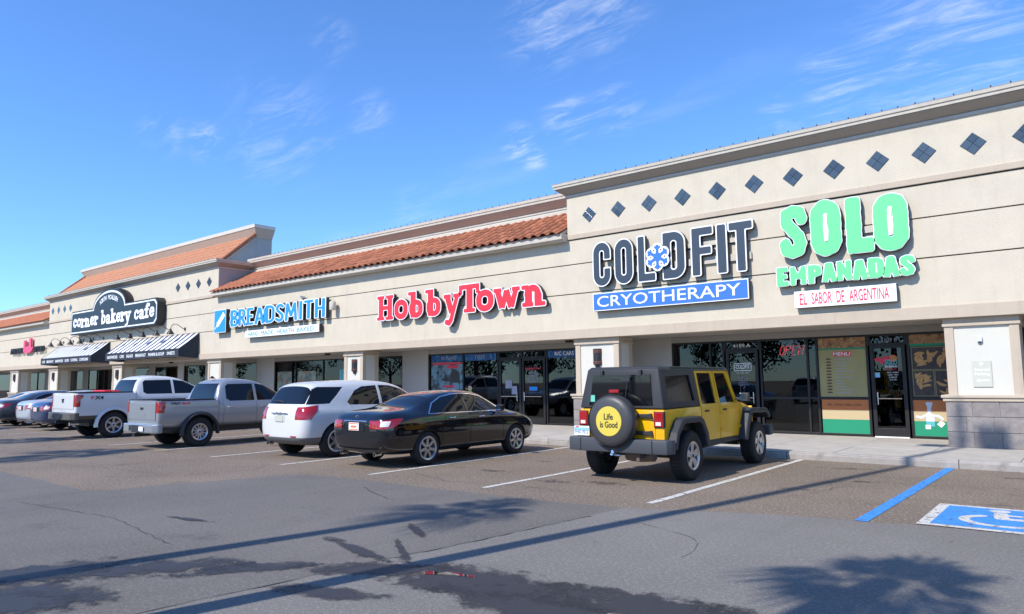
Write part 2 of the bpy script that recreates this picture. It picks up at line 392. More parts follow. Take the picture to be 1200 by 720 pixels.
def loops_mesh(loops, depth):
    cu = bpy.data.curves.new('c', 'CURVE'); cu.dimensions = '2D'; cu.fill_mode = 'BOTH'; cu.extrude = depth/2
    for lp in loops:
        sp = cu.splines.new('POLY'); sp.points.add(len(lp)-1)
        sp.points.foreach_set('co', [c for p in lp for c in (p[0], p[1], 0, 1)]); sp.use_cyclic_u = True
    o = bpy.data.objects.new('c', cu); TS.collection.objects.link(o); TV.update(); dg = TV.depsgraph
    me = bpy.data.meshes.new_from_object(o.evaluated_get(dg), depsgraph=dg); bpy.data.objects.remove(o); bpy.data.curves.remove(cu)
    co = np.empty(len(me.vertices)*3, 'f'); me.vertices.foreach_get('co', co); co = co.reshape(-1, 3)
    co = np.stack([co[:, 0], -co[:, 2], co[:, 1]], 1); me.vertices.foreach_set('co', co.ravel()); me.update(); return me
def glyph(ops, x, z, sx, sz, grow=0., depth=.1, y=0., slope=0., wob=0.):
    """mesh of a drawn letter: unit ops scaled to sx, sz metres, placed at x, z; front face at y-depth/2"""
    st = .022; xs = np.arange(-.25, 1.55, st); ys = np.arange(-.45, 1.35, st); X, Y = np.meshgrid(xs, ys)
    D = sd_shape(ops, X, Y)
    if wob: D = D+wob*(np.sin(X*23+x*7)*np.cos(Y*19+x*3)+.6*np.sin(Y*41+x*11))
    lp = contours(D, xs, ys, grow)
    lp = [[(x+px*sx, z+py*sz+slope*px) for px, py in l] for l in lp]
    me = loops_mesh(lp, depth); a, b, co = bounds(me); co[:, 1] += y; me.vertices.foreach_set('co', co.ravel()); me.update(); return me

WY = 17.62                                                      # street face of the long facade wall
GZ = 0.0
SWZ = .15

# ================================================================== GROUND
KYC = 14.93
def sheet(name, poly, z, m, kind='structure', **k):
    me = bpy.data.meshes.new(name); me.from_pydata([(x, y, 0) for x, y in poly], [], [tuple(range(len(poly)))]); me.update()
    if me.polygons[0].normal.z < 0: me.flip_normals()
    o = obj(name, me, m, kind=kind, **k); o.location.z = z; return o
def asphalt(name, base, var, agg, agg_amt, dark, lo, hi, rough=.85, track=.0):
    m = bpy.data.materials.new(name); m.use_nodes = True; t = m.node_tree; p = t.nodes['Principled BSDF']; p.inputs['Roughness'].default_value = rough
    p.inputs['Specular IOR Level'].default_value = .3
    tc_ = t.nodes.new('ShaderNodeTexCoord')
    def nz(sc, det, ro=.6, vec=None, stretch=None):
        n = t.nodes.new('ShaderNodeTexNoise'); n.inputs['Scale'].default_value = sc; n.inputs['Detail'].default_value = det; n.inputs['Roughness'].default_value = ro
        v = tc_.outputs['Object']
        if stretch:
            q = t.nodes.new('ShaderNodeMapping'); q.inputs['Scale'].default_value = stretch; t.links.new(v, q.inputs[0]); v = q.outputs[0]
        t.links.new(v, n.inputs['Vector']); return n.outputs[0]
    def mr(v, a, b, c=0., d=1.):
        n = t.nodes.new('ShaderNodeMapRange'); n.inputs[1].default_value = a; n.inputs[2].default_value = b; n.inputs[3].default_value = c; n.inputs[4].default_value = d
        t.links.new(v, n.inputs[0]); return n.outputs[0]
    def mix(fac, a, b, bt='MIX'):
        n = t.nodes.new('ShaderNodeMix'); n.data_type = 'RGBA'; n.blend_type = bt
        for s_, v in ((0, fac), (6, a), (7, b)):
            if isinstance(v, (int, float)): n.inputs[s_].default_value = v
            elif isinstance(v, tuple): n.inputs[s_].default_value = (*v, 1)
            else: t.links.new(v, n.inputs[s_])
        return n.outputs[2]
    c = mix(mr(nz(.35, 4), .35, .65), tuple(x*(1-var) for x in base), tuple(x*(1+var) for x in base))
    c = mix(mr(nz(26, 6, .7), .50, .62, 0, agg_amt), c, agg)                      # exposed aggregate
    c = mix(mr(nz(60, 3, .7), .50, .60, 0, agg_amt), c, tuple(x*.45 for x in base))
    c = mix(mr(nz(1.1, 9, .66), lo, hi), c, dark)                                # oil and old stains
    if track: c = mix(mr(nz(.5, 5, .6, stretch=(5, .35, 1)), .5, .75, 0, track), c, tuple(x*.72 for x in base))
    t.links.new(c, p.inputs['Base Color'])
    b = t.nodes.new('ShaderNodeBump'); b.inputs['Strength'].default_value = .55; b.inputs['Distance'].default_value = .012
    t.links.new(nz(45, 6, .75), b.inputs['Height']); t.links.new(b.outputs[0], p.inputs['Normal']); return m
ASPH = asphalt('asphalt_parking_brownish', (.190, .148, .112), .18, (.42, .34, .26), .85, (.062, .050, .042), .60, .80)
LANE = asphalt('asphalt_sealed_lane', (.155, .141, .124), .13, (.25, .24, .23), .60, (.070, .068, .068), .60, .82, track=.45)
LANE2 = asphalt('asphalt_sealed_lane_newer', (.193, .178, .158), .12, (.30, .29, .275), .60, (.10, .10, .105), .66, .86, track=.25)
sheet('ground', [(-400, -400), (300, -400), (300, 500), (-400, 500)], 0, ASPH, label='wide asphalt ground of the parking lot')
lane = [(-120, 6.2), (-60, 4.5), (-30, 4.75), (-20, 4.62), (-16.59, 4.66), (-13.92, 4.66), (-12.49, 4.60), (-12.09, 4.88), (-12.06, 5.46), (-11.86, 6.07), (-11.57, 6.90),
        (-11.47, 7.45), (-10.95, 7.80), (-9.65, 7.93), (-8.18, 7.90), (-6.9, 7.97), (-5.9, 8.0), (-4.90, 8.10), (-4.14, 8.40), (-3.21, 8.74), (-2.65, 8.88), (-2.1, 8.93),
        (-1.69, 9.04), (-.70, 9.13), (4, 9.3), (30, 9.6), (30, -40), (-120, -40)]
def rough_edge(poly, step=.22, amp=.05):
    o = []
    for i, (a, b) in enumerate(zip(poly, poly[1:])):
        n = max(1, min(60, int(math.dist(a, b)/step)))
        for k in range(n):
            t = k/n; q = amp*(sin(i*9.1+k*2.3)*.6+sin(i*3.3+k*5.7)*.4) if k else 0
            o.append((a[0]+(b[0]-a[0])*t+q*.5, a[1]+(b[1]-a[1])*t+q))
    return o
sheet('drive_lane', rough_edge(lane[:-3])+lane[-3:], .004, LANE, label='grey sealed drive lane in front of the parking bays')
lane2 = [(-4.80, 8.12), (-4.85, 7.2), (-4.95, 6.5), (-5.05, 5.5), (-5.17, 4.7), (-5.23, 4.13), (-5.35, 3.2), (-5.6, 1.0), (-6.5, -20), (30, -20), (30, 9.58), (4, 9.28), (-.70, 9.11), (-1.69, 9.02),
         (-2.1, 8.91), (-2.65, 8.86), (-3.21, 8.72), (-4.14, 8.38)]
sheet('drive_lane_patch', rough_edge(lane2[:9], .3, .02)+lane2[8:], .008, LANE2, label='lighter sealed patch of the drive lane at lower right')
# crack along the seam, and cracks in the parking asphalt
CRACKM = mat('crack_dark', (.035, .033, .032), .9)
def crack(pts, w, z, seed):
    rn = random.Random(seed); P = []
    for a, b in zip(pts, pts[1:]):
        n = max(2, int(math.dist(a, b)/.12))
        for k in range(n): P.append((a[0]+(b[0]-a[0])*k/n+rn.uniform(-.018, .018), a[1]+(b[1]-a[1])*k/n+rn.uniform(-.018, .018)))
    v = []; fs = []
    for i in range(len(P)):
        a, b = P[max(0, i-1)], P[min(len(P)-1, i+1)]; dx, dy = b[0]-a[0], b[1]-a[1]; l = math.hypot(dx, dy)+1e-9
        ww = w*rn.uniform(.25, 1.0)
        v += [(P[i][0]-dy/l*ww, P[i][1]+dx/l*ww, z), (P[i][0]+dy/l*ww, P[i][1]-dx/l*ww, z)]
    for i in range(len(P)-1): fs.append((2*i, 2*i+1, 2*i+3, 2*i+2))
    return v, fs
cb = MB()
rc = random.Random(19); CR = []
for k in range(14):
    x, y = rc.uniform(-24, 2), rc.uniform(6.5, 14.5); a = rc.choice((0, 0, pi/2, .6, -.5))+rc.uniform(-.3, .3); pts = [(x, y)]
    for q in range(rc.randint(4, 9)): a += rc.uniform(-.5, .5); x += cos(a)*.32; y += sin(a)*.32; pts.append((x, min(y, 14.8)))
    CR.append((pts, rc.uniform(.003, .006)))
for k, (pts, w) in enumerate([([(-4.84, 7.4), (-4.95, 6.5), (-5.05, 5.5), (-5.17, 4.7), (-5.23, 4.13), (-5.35, 3.2), (-5.6, 1.0)], .012),
                              ([(-14, 5.4), (-13, 6.3), (-12.6, 7.6), (-13.2, 8.4)], .007), ([(-9.6, 9.0), (-8.4, 8.6), (-7.2, 8.9), (-5.9, 8.75)], .006),
                              ([(-4.5, 12.1), (-3.3, 12.6), (-2.3, 12.35), (-1, 12.7), (2, 12.5)], .007), ([(-2.1, 10.9), (-.9, 11.0), (1.5, 10.8)], .008),
                              ([(-3.9, 9.4), (-3.3, 10.4), (-3.0, 12.0)], .005), ([(-18, 5.6), (-15.4, 6.1), (-13.1, 6.3)], .006), ([(-22, 6.6), (-19, 7.3), (-16.6, 7.2)], .007),
                              ([(-8.2, 12.8), (-7.6, 14.2)], .006), ([(-12, 3.6), (-9.5, 3.9), (-7.4, 3.6)], .006)]+CR):
    v, fs = crack(pts, w, 0, k); cb.add(v, fs)
o = cb.build('asphalt_crack', CRACKM, kind='stuff', label='thin dark cracks running across the asphalt'); o.location.z = .0122
# wet stains: ragged thin sheets of dark damp asphalt, with open water in their hollows
DAMP = mat('damp_asphalt', (.060, .060, .068), .55, var=.30, vscale=9, bump=.4, bscale=50, spec=.5, dirt=((.13, .13, .14), 3.2, .54, .70))
WATER = mat('still_water', (.012, .013, .015), .015, spec=1.0)
def soft_stain(name, col, rough, scale, thr, spec=.4, bump=.5):
    m = bpy.data.materials.new(name); m.use_nodes = True; t = m.node_tree; p = t.nodes['Principled BSDF']; p.inputs['Roughness'].default_value = rough; p.inputs['Specular IOR Level'].default_value = spec
    at = t.nodes.new('ShaderNodeAttribute'); at.attribute_name = 'fade'; tc_ = t.nodes.new('ShaderNodeTexCoord')
    n = t.nodes.new('ShaderNodeTexNoise'); n.inputs['Scale'].default_value = scale; n.inputs['Detail'].default_value = 12; n.inputs['Roughness'].default_value = .78; t.links.new(tc_.outputs['Object'], n.inputs['Vector'])
    a = t.nodes.new('ShaderNodeMath'); a.operation = 'MULTIPLY_ADD'; a.inputs[1].default_value = 3.0; t.links.new(n.outputs[0], a.inputs[0]); t.links.new(at.outputs['Fac'], a.inputs[2])
    r_ = t.nodes.new('ShaderNodeMapRange'); r_.inputs[1].default_value = thr; r_.inputs[2].default_value = thr+.42; r_.inputs[4].default_value = .93; t.links.new(a.outputs[0], r_.inputs[0]); t.links.new(r_.outputs[0], p.inputs['Alpha'])
    n2 = t.nodes.new('ShaderNodeTexNoise'); n2.inputs['Scale'].default_value = 9; n2.inputs['Detail'].default_value = 8; n2.inputs['Roughness'].default_value = .7; t.links.new(tc_.outputs['Object'], n2.inputs['Vector'])
    h = t.nodes.new('ShaderNodeMix'); h.data_type = 'RGBA'; h.inputs[6].default_value = (*[c*.7 for c in col], 1); h.inputs[7].default_value = (*[c*1.5 for c in col], 1); t.links.new(n2.outputs[0], h.inputs[0]); t.links.new(h.outputs[2], p.inputs['Base Color'])
    n3 = t.nodes.new('ShaderNodeTexNoise'); n3.inputs['Scale'].default_value = 55; n3.inputs['Detail'].default_value = 5; t.links.new(tc_.outputs['Object'], n3.inputs['Vector'])
    b = t.nodes.new('ShaderNodeBump'); b.inputs['Strength'].default_value = bump; b.inputs['Distance'].default_value = .01; t.links.new(n3.outputs[0], b.inputs['Height']); t.links.new(b.outputs[0], p.inputs['Normal']); return m
def blob(cx_, cy_, rx, ry, rot, seed, rag=.28, n=64):
    rn = random.Random(seed); ph = [rn.uniform(0, 6.28) for _ in range(7)]; o = []
    for i in range(n):
        a = 2*pi*i/n; q = 1+rag*sum(sin(a*k+ph[k])/k for k in range(2, 7))*.4
        x, y = rx*q*cos(a), ry*q*sin(a); o.append((cx_+x*cos(rot)-y*sin(rot), cy_+x*sin(rot)+y*cos(rot)))
    return o
def soft_blob(name, poly, z, m, **k):
    n = len(poly); cx_ = sum(p[0] for p in poly)/n; cy_ = sum(p[1] for p in poly)/n; rings = (0, .35, .6, .8, .92, 1.0, 1.18); v = [(cx_, cy_, 0)]; fade = [1.]
    for r_ in rings[1:]:
        for x, y in poly: v.append((cx_+(x-cx_)*r_, cy_+(y-cy_)*r_, 0)); fade.append(max(0., min(1., (1.18-r_)/1.0)))
    fs = [(0, 1+i, 1+(i+1) % n) for i in range(n)]
    for q in range(len(rings)-2): fs += [(1+q*n+i, 1+(q+1)*n+i, 1+(q+1)*n+(i+1) % n, 1+q*n+(i+1) % n) for i in range(n)]
    me = bpy.data.meshes.new(name); me.from_pydata(v, [], fs); me.update(); a = me.attributes.new('fade', 'FLOAT', 'POINT'); a.data.foreach_set('value', fade)
    o = obj(name, me, m, kind='structure', **k); o.location.z = z; return o
DAMP = soft_stain('damp_asphalt', (.038, .037, .039), .55, 3.2, 1.80)
WATER = soft_stain('puddle_water', (.010, .011, .012), .012, 7., 1.95, 1., 0.)
STAINS = [(-6.6, 2.05, 1.0, .42, R(30), 61), (-6.0, 3.55, .8, .22, R(48), 62), (-1.9, 4.9, .8, .25, 0, 63), (-6.75, 2.95, 1.15, .36, R(52), 3), (-7.35, 2.35, .95, .42, R(62), 9), (-6.42, 1.98, .62, .30, R(20), 5), (-3.9, 4.45, 1.6, .52, R(8), 6), (-2.55, 4.72, 1.2, .36, R(4), 16), (-3.2, 4.2, 1.1, .3, R(2), 17),
          (-5.0, 4.25, .75, .30, R(30), 8), (-5.75, 4.62, .8, .10, R(-12), 4), (-5.35, 4.85, .7, .055, R(-35), 14), (-4.75, 3.55, .6, .2, R(20), 24), (-5.95, 5.6, .6, .07, R(-32), 27), (-8.7, 4.4, .5, .07, .2, 28)]
for i, (a, b, c, d, e, s_) in enumerate(STAINS):
    soft_blob('wet_stain', blob(a, b, c, d, e, s_), .0088+.0002*i, DAMP, label='dark damp stain on the grey drive lane')
soft_blob('puddle', [(-4.80, 4.33), (-4.66, 4.46), (-4.54, 4.52), (-4.42, 4.585), (-4.28, 4.60), (-4.12, 4.635), (-3.90, 4.65), (-3.98, 4.58), (-4.16, 4.53), (-4.32, 4.46), (-4.46, 4.40), (-4.58, 4.33), (-4.70, 4.28)], .0135, WATER, label='narrow puddle mirroring the red shop letters')
OIL = soft_stain('oil_stain', (.075, .062, .052), .6, 5.5, 2.25)
for i, (a, b, c, d, s_) in enumerate([(-3.6, 13.9, .95, .26, 1), (-3.5, 11.0, .55, .22, 2), (-7.0, 9.6, .8, .36, 3), (-6.2, 9.9, .8, .34, 13), (-8.7, 10.1, .8, .3, 4), (-8.8, 11.8, .6, .2, 41), (-16.9, 11, .9, .3, 5), (-1.0, 14, .8, .22, 6), (-13.5, 3.0, .7, .25, 7), (-3.0, 12.3, .7, .2, 43)]):
    soft_blob('oil_stain', blob(a, b, c, d, .1, s_+50), .0022+.0002*i, OIL, label='dark oil stain on the parking bay asphalt')
LITM = mat('dry_leaf_bits', (.20, .14, .07), .9, rnd=.0, var=.5, vscale=3)
lm_ = MB(); rl = random.Random(77)
for k in range(260):
    x = rl.uniform(-26, 1.5); y = KYC-abs(rl.gauss(0, .35)) if k % 3 else rl.uniform(2.2, 14.5); a = rl.uniform(0, 6.28); r_ = rl.uniform(.012, .032)
    c = [(x+r_*cos(a+t)*(1 if i % 2 else .45), y+r_*sin(a+t)*(1 if i % 2 else .45), .022+rl.uniform(0, .014)) for i, t in enumerate((0, pi/2, pi, 3*pi/2))]; lm_.add(c, [(0, 1, 2, 3)])
lm_.build('leaf_litter', LITM, kind='stuff', label='scattered dry leaf bits and grit on the asphalt')
# parking stripes
def stripe(x, w, y0, y1, m, dx=0., **k):
    n = 24; rn = random.Random(int(abs(x)*100)); Lf = []; Rt = []
    for i in range(n+1):
        y = y0+(y1-y0)*i/n; s_ = dx*i/n
        Lf.append((x-w/2+s_+rn.uniform(-.006, .006), y)); Rt.append((x+w/2+s_+rn.uniform(-.006, .006), y))
    o = bpy.data.meshes.new('s'); v = [(*p, 0) for p in Lf]+[(*p, 0) for p in Rt]
    o.from_pydata(v, [], [(i, n+1+i, n+2+i, i+1) for i in range(n)]); o.update()
    q = obj('parking_stripe', o, m, kind='structure', **k); q.location.z = .0055; return q
for i in range(22):
    x = -4.70-2.74*i
    stripe(x, .11, 8.42+(.2 if i == 0 else 0), 14.93, WHITEP, label='white parking stripe')
stripe(-2.20, .145, 8.96, 14.93, BLUEP, dx=.06, label='blue parking stripe beside the accessible bay')
stripe(3.0, .17, 9.0, 14.93, BLUEP, label='blue parking stripe on the far side of the accessible bay')
# accessible bay panel with wheelchair sign
hx0, hx1, hy0, hy1 = -1.68, .42, 9.13, 10.73
sheet('pavement_symbol_border', [(hx0, hy0), (hx1, hy0), (hx1, hy1), (hx0, hy1)], .0095, WHITEP, label='white border of the accessible parking symbol')
sheet('pavement_symbol_panel', [(hx0+.12, hy0+.11), (hx1-.12, hy0+.11), (hx1-.12, hy1-.11), (hx0+.12, hy1-.11)], .0125, BLUEP, label='blue square of the accessible parking symbol')
sym = [('o', .50, .36, .30, .30, .085, 128, 360), ('c', .42, .98, .085), ('s', .11, (.43, .86), (.47, .50)), ('s', .10, (.43, .52), (.80, .52)), ('s', .10, (.77, .55), (.93, .20)), ('s', .09, (.90, .20), (1.06, .25)), ('s', .07, (.46, .74), (.72, .74))]
me = glyph(sym, 0, 0, 1, 1, 0, .002)
a_, b_, co = bounds(me); co2 = np.stack([hx0+.12+co[:, 0]*1.30, hy0+.22+co[:, 2]*1.12, co[:, 1]*0], 1); co2[:, 2] = -co[:, 1]
me.vertices.foreach_set('co', co2.astype('f').ravel()); me.update()
o = obj('wheelchair_symbol', me, WHITEP, kind='structure', label='white wheelchair symbol painted on the blue square'); o.location.z = .0155

# sidewalk, slabs, kerb
KY = 14.95
side = MB().box(-95, 16, KY+.16, 19.75, -.05, SWZ-.012).build('sidewalk', JOINT, kind='structure', label='concrete sidewalk along the storefronts')
slab_me = MB().box(0, 1.508, 0, 1.488, -.02, .012).build('tmp', CONC, bevel=.004); sm = slab_me.data; bpy.data.objects.remove(slab_me)
rn = random.Random(5)
for i in range(50):
    for j in range(3):
        x = 8-1.52*i-1.52; o = bpy.data.objects.new('slab', sm); link(o, side); o.location = (x+.006, KY+.17+1.5*j+.006, SWZ-.012+rn.uniform(-.0015, .0025))
MB().box(-95, -68.1, KY+.17, 19.66, SWZ-.0125, SWZ-.001).build('slab', CONC, side)
MB().box(8.01, 16, KY+.17, 19.66, SWZ-.0125, SWZ-.001).build('slab', CONC, side)
kerb = MB().box(-95, 16, KY+.01, KY+.15, -.05, SWZ-.02).build('kerb', JOINT, kind='structure', label='concrete kerb between parking bays and sidewalk')
kb = MB().prism([(0, -.04), (0, .10), (.018, SWZ-.012), (.035, SWZ+.001), (.16, SWZ+.001), (.16, -.04)], 0, 2.985, 'x').build('tmp', KERB, bevel=.006); km = kb.data; bpy.data.objects.remove(kb)
for i in range(36):
    o = bpy.data.objects.new('kerb_stone', km); link(o, kerb); o.location = (13-3*i, KY+rn.uniform(-.004, .004), rn.uniform(-.003, .002))

# ================================================================== BUILDING
B = empty('shopping_center', (0, WY, 0), label='long cream stucco strip mall with terracotta roof sections and taupe cornices', cat='building')
def bb(name, x0, x1, y0, y1, z0, z1, m, parent=None, bevel=None):
    o = MB().box(x0, x1, y0, y1, z0, z1).build(name, m, None, bevel=bevel); o.parent = parent or B
    o.location = -Vector(B.location) if parent is None else Vector(); return o
def part(mb, name, m, parent=None, **k):
    o = mb.build(name, m, None, **k); o.parent = parent or B; o.location = -Vector(B.location) if parent is None else Vector(); return o
XR, X1, X2, X3, XL = 13.0, -12.12, -32.56, -54.6, -95.0
# solid core behind the wall panels
part(MB().box(XL, XR, WY+.03, WY+.30, 2.88, 5.9).box(X1+.02, XR, WY+.03, WY+.5, 5.9, 7.50).box(X3+.02, X2-.02, WY+.03, WY+.5, 5.9, 7.60), 'wall_core', GROOVE)
G = .028
def panel_row(x0, x1, z0, z1, proud=0., m=STUCCO, d=.05):
    return bb('wall_panel', x0, x1, WY-proud, WY+d, z0, z1, m, bevel=.006)
bb('fascia_band', XL, XR, WY-.05, WY+.30, 2.86, 3.13, TRIM, bevel=.008)
panel_row(XL, XR, 3.13, 4.21-G); panel_row(XL, XR, 4.21, 5.10-G); panel_row(XL, XR, 5.10, 5.845-G)
for x0, x1, top in ((X1, XR, 7.20), (X3, X2, 7.30)):
    bb('wall_band', x0-.02, x1+.02, WY-.045, WY+.05, 5.845, 5.985, TRIM, bevel=.008)
    panel_row(x0, x1, 5.985, top, 0)
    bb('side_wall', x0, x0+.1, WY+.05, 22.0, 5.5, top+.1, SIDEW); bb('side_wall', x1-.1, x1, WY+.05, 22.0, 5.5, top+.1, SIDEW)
for x0, x1 in ((X2, X1), (XL, X3)): panel_row(x0, x1, 5.845, 6.02)
part(MB().box(XL, XR, WY+.31, 19.58, 2.87, 2.90), 'soffit', SOFFIT)
part(MB().box(XL, XR, 19.60, 60, 6.70, 6.75).box(XL, XL+.2, 19.9, 60, 0, 6.7).box(XR-.2, XR, 19.9, 60, 0, 6.7).box(XL, XR, 59.8, 60, 0, 6.7), 'flat_roof', ROOFM)
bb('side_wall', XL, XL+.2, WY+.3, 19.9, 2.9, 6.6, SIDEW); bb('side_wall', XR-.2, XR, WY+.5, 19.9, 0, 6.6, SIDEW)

def sweep(path, prof):
    """prof: (outward offset, z) list, path: plan points; the outward side is on the right of travel"""
    mb = MB(); n = len(path); ofs = []
    for i in range(n):
        def nrm(a, b):
            d = Vector((b[0]-a[0], b[1]-a[1])).normalized(); return Vector((d.y, -d.x))
        if i == 0: o_ = nrm(path[0], path[1])
        elif i == n-1: o_ = nrm(path[-2], path[-1])
        else:
            a, b = nrm(path[i-1], path[i]), nrm(path[i], path[i+1]); o_ = (a+b)/(1+a.dot(b))
        ofs.append(o_)
    v = [(path[i][0]+ofs[i].x*e, path[i][1]+ofs[i].y*e, z) for i in range(n) for e, z in prof]; k = len(prof)
    fs = [(i*k+q, (i+1)*k+q, (i+1)*k+(q+1) % k, i*k+(q+1) % k) for i in range(n-1) for q in range(k)]
    fs += [tuple(range(k)), tuple(range((n-1)*k, n*k))[::-1]]
    mb.add(v, fs); return mb
def cornice(path, z0, e=1., lipm=LIP, cove=COVE, h=1., studs=True):
    """taupe cove under a stepped cap, z0 is where it meets the wall"""
    c_ = empty('cornice', (0, 0, 0)); c_.parent = B; c_.location = -Vector(B.location)
    part(sweep(path, [(-.1, z0-.02), (.03, z0-.02), (.035, z0+.045), (-.1, z0+.05)]), 'moulding', LIP, c_)
    part(sweep(path, [(-.1, z0+.05), (.02, z0+.05), (.05, z0+.065), (.25*e, z0+.20*h), (.25*e, z0+.225*h), (-.1, z0+.225*h)]), 'cove', cove, c_)
    part(sweep(path, [(-.1, z0+.225*h), (.285*e, z0+.225*h), (.29*e, z0+.275*h), (.275*e, z0+.285*h), (-.1, z0+.285*h)]), 'drip_edge', lipm, c_)
    part(sweep(path, [(-.1, z0+.285*h), (.275*e, z0+.285*h), (.31*e, z0+.30*h), (.32*e, z0+.37*h), (.33*e, z0+.385*h), (-.35, z0+.41*h), (-.35, z0+.2*h)]), 'cap', lipm, c_)
    if studs:
        mb = MB(); (xa, ya), (xb, yb) = path[-2] if len(path) > 3 else path[0], path[-1]
        best = max(zip(path, path[1:]), key=lambda s_: math.dist(*s_)); (xa, ya), (xb, yb) = best
        n = int(abs(xb-xa)/.345)
        for i in range(n):
            x = max(xa, xb)-.1-.345*i+.02*sin(i*5.); mb.lathe([(.011, 0), (.016, .02), (.012, .042), (0, .045)], 6, o=(x, ya-.31*e, z0+.39*h))
        part(mb, 'cap_fastener', BLACKM, c_, kind='stuff')
    return c_
def path_for(x0, x1, y, yb): return [(x0, yb), (x0, y), (x1, y), (x1, yb)]
cornice(path_for(X1, XR, WY, 21.5), 7.17)
cornice(path_for(X3, X2, WY, 19.55), 7.27)
part(MB().box(X1, XR, WY+.3, 21.5, 7.3, 7.42).box(X3, X2, WY+.3, 21.5, 7.35, 7.5), 'parapet_top', ROOFM)

# set-back parapets over the tiled stretches
for x0, x1 in ((X2+.01, X1-.01), (XL, X3-.01)):
    bb('parapet_wall', x0, x1, 19.42, 19.9, 6.6, 7.36, CREAM)
    cornice([(x0, 19.42), (x1, 19.42)], 7.37, 1.0, LIP, COVE2, 1.22)
    bb('flashing', x0, x1, 19.33, 19.41, 7.15, 7.27, LIP)

# tiled lean-to roofs
def tile_mesh(w=.34, ln=.47):
    prof = []
    for i in range(9):
        a = pi*i/8; prof.append((w*.30-w*.30*cos(a), .058*sin(a)))
    prof += [(w*.72, -.010), (w*.86, -.013), (w*1.02, .004)]
    v = []; t = .014
    for yy, zo in ((0, 0), (ln, -.018)):
        for x, z in prof: v.append((x, yy, z+zo+.02))
        for x, z in prof: v.append((x, yy, z+zo+.02-t))
    n = len(prof); fs = []
    for i in range(n-1):
        fs.append((i, i+1, 2*n+i+1, 2*n+i)); fs.append((i, n+i, n+i+1, i+1))
        fs.append((n+i, 3*n+i, 3*n+i+1, n+i+1))
    fs += [(0, 2*n, 3*n, n), (n-1, 2*n-1, 4*n-1, 3*n-1)]
    me = bpy.data.meshes.new('tile'); me.from_pydata(v, [], fs); me.update(); me.materials.append(TILE); me.shade_smooth(); me.set_sharp_from_angle(angle=R(50)); return me
TM = tile_mesh()
def tile_roof(x0, x1, y0, z0, y1, z1, single, m=TILE, course=.43):
    run = math.hypot(y1-y0, z1-z0); ang = math.atan2(z1-z0, y1-y0); rows = int(math.ceil(run/course)); cols = int((x1-x0)/.34); wx = (x1-x0)/cols
    deck = MB().prism([(y0+.02, z0-.02), (y1, z1-.02), (y1, z1-.12), (y0+.06, z0-.10)], x0, x1, 'x'); dk = part(deck, 'tile_roof', COVE2)
    rest = MB(); c_ = 0; nv = np.array([v.co for v in TM.vertices]); fc = [tuple(p.vertices) for p in TM.polygons]
    for i in range(cols):
        for j in range(rows):
            x = x1-wx*(i+1); s_ = j*course-.05; jit = random.uniform(-.006, .006)
            y = y0+s_*cos(ang); z = z0+s_*sin(ang)+.018
            if c_ < single:
                o = bpy.data.objects.new('roof_tile', TM); link(o, dk); o.location = (x, y, z+jit); o.rotation_euler = (ang+random.uniform(-.012, .012), 0, random.uniform(-.008, .008)); c_ += 1
            else:
                p = nv*(wx/.34, 1, 1); Y = p[:, 1]*cos(ang)-p[:, 2]*sin(ang); Z = p[:, 1]*sin(ang)+p[:, 2]*cos(ang)
                rest.add(np.stack([p[:, 0]+x, Y+y, Z+z+jit], 1), fc)
    if rest.v: part(rest, 'roof_tile_field', m, dk, smooth=50, kind='stuff')
    return dk
def eave(x0, x1):
    # crown-shaped board, deeper at its top than at its foot
    prof = [(-.02, 5.80), (.24, 5.80), (.26, 5.835), (.345, 5.845), (.355, 5.99), (.30, 6.01), (-.02, 6.03)]
    part(MB().prism([(WY-e, z) for e, z in prof], x0, x1, 'x'), 'eave_board', LIP, smooth=20)
tile_roof(X2+.02, X1-.02, 17.23, 6.015, 19.36, 7.13, 298); eave(X2-.02, X1+.02)
tile_roof(-94.9, X3-.02, 17.23, 6.015, 19.36, 7.13, 0); eave(XL, X3+.02)

# raised block behind the bakery: tiled slope under a pale cap
UX0, UX1 = -55.3, -33.35
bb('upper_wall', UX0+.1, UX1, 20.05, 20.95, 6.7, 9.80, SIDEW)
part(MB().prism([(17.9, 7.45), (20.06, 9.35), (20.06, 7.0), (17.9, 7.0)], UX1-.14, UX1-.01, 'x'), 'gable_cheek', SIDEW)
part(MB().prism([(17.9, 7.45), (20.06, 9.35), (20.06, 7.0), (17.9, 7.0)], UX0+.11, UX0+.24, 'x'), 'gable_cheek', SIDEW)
tile_roof(UX0, UX1+.08, 17.85, 7.46, 19.93, 9.20, 0, TILE2)
part(MB().tube([(UX1+.04, 17.85, 7.54), (UX1+.04, 20.0, 9.42)], .075, 8).tube([(UX0+.04, 17.85, 7.54), (UX0+.04, 20.0, 9.42)], .075, 8), 'verge_tile', TILE, smooth=60)
part(sweep(path_for(UX0, UX1, 20.05, 20.95), [(-.1, 9.20), (.03, 9.20), (.07, 9.30), (.26, 9.64), (.26, 9.68), (-.1, 9.68)]), 'upper_cove', COVE2)
part(sweep(path_for(UX0, UX1, 20.05, 20.95), [(-.5, 9.68), (.30, 9.68), (.32, 9.85), (-.5, 9.87)]), 'upper_cap', CREAM)

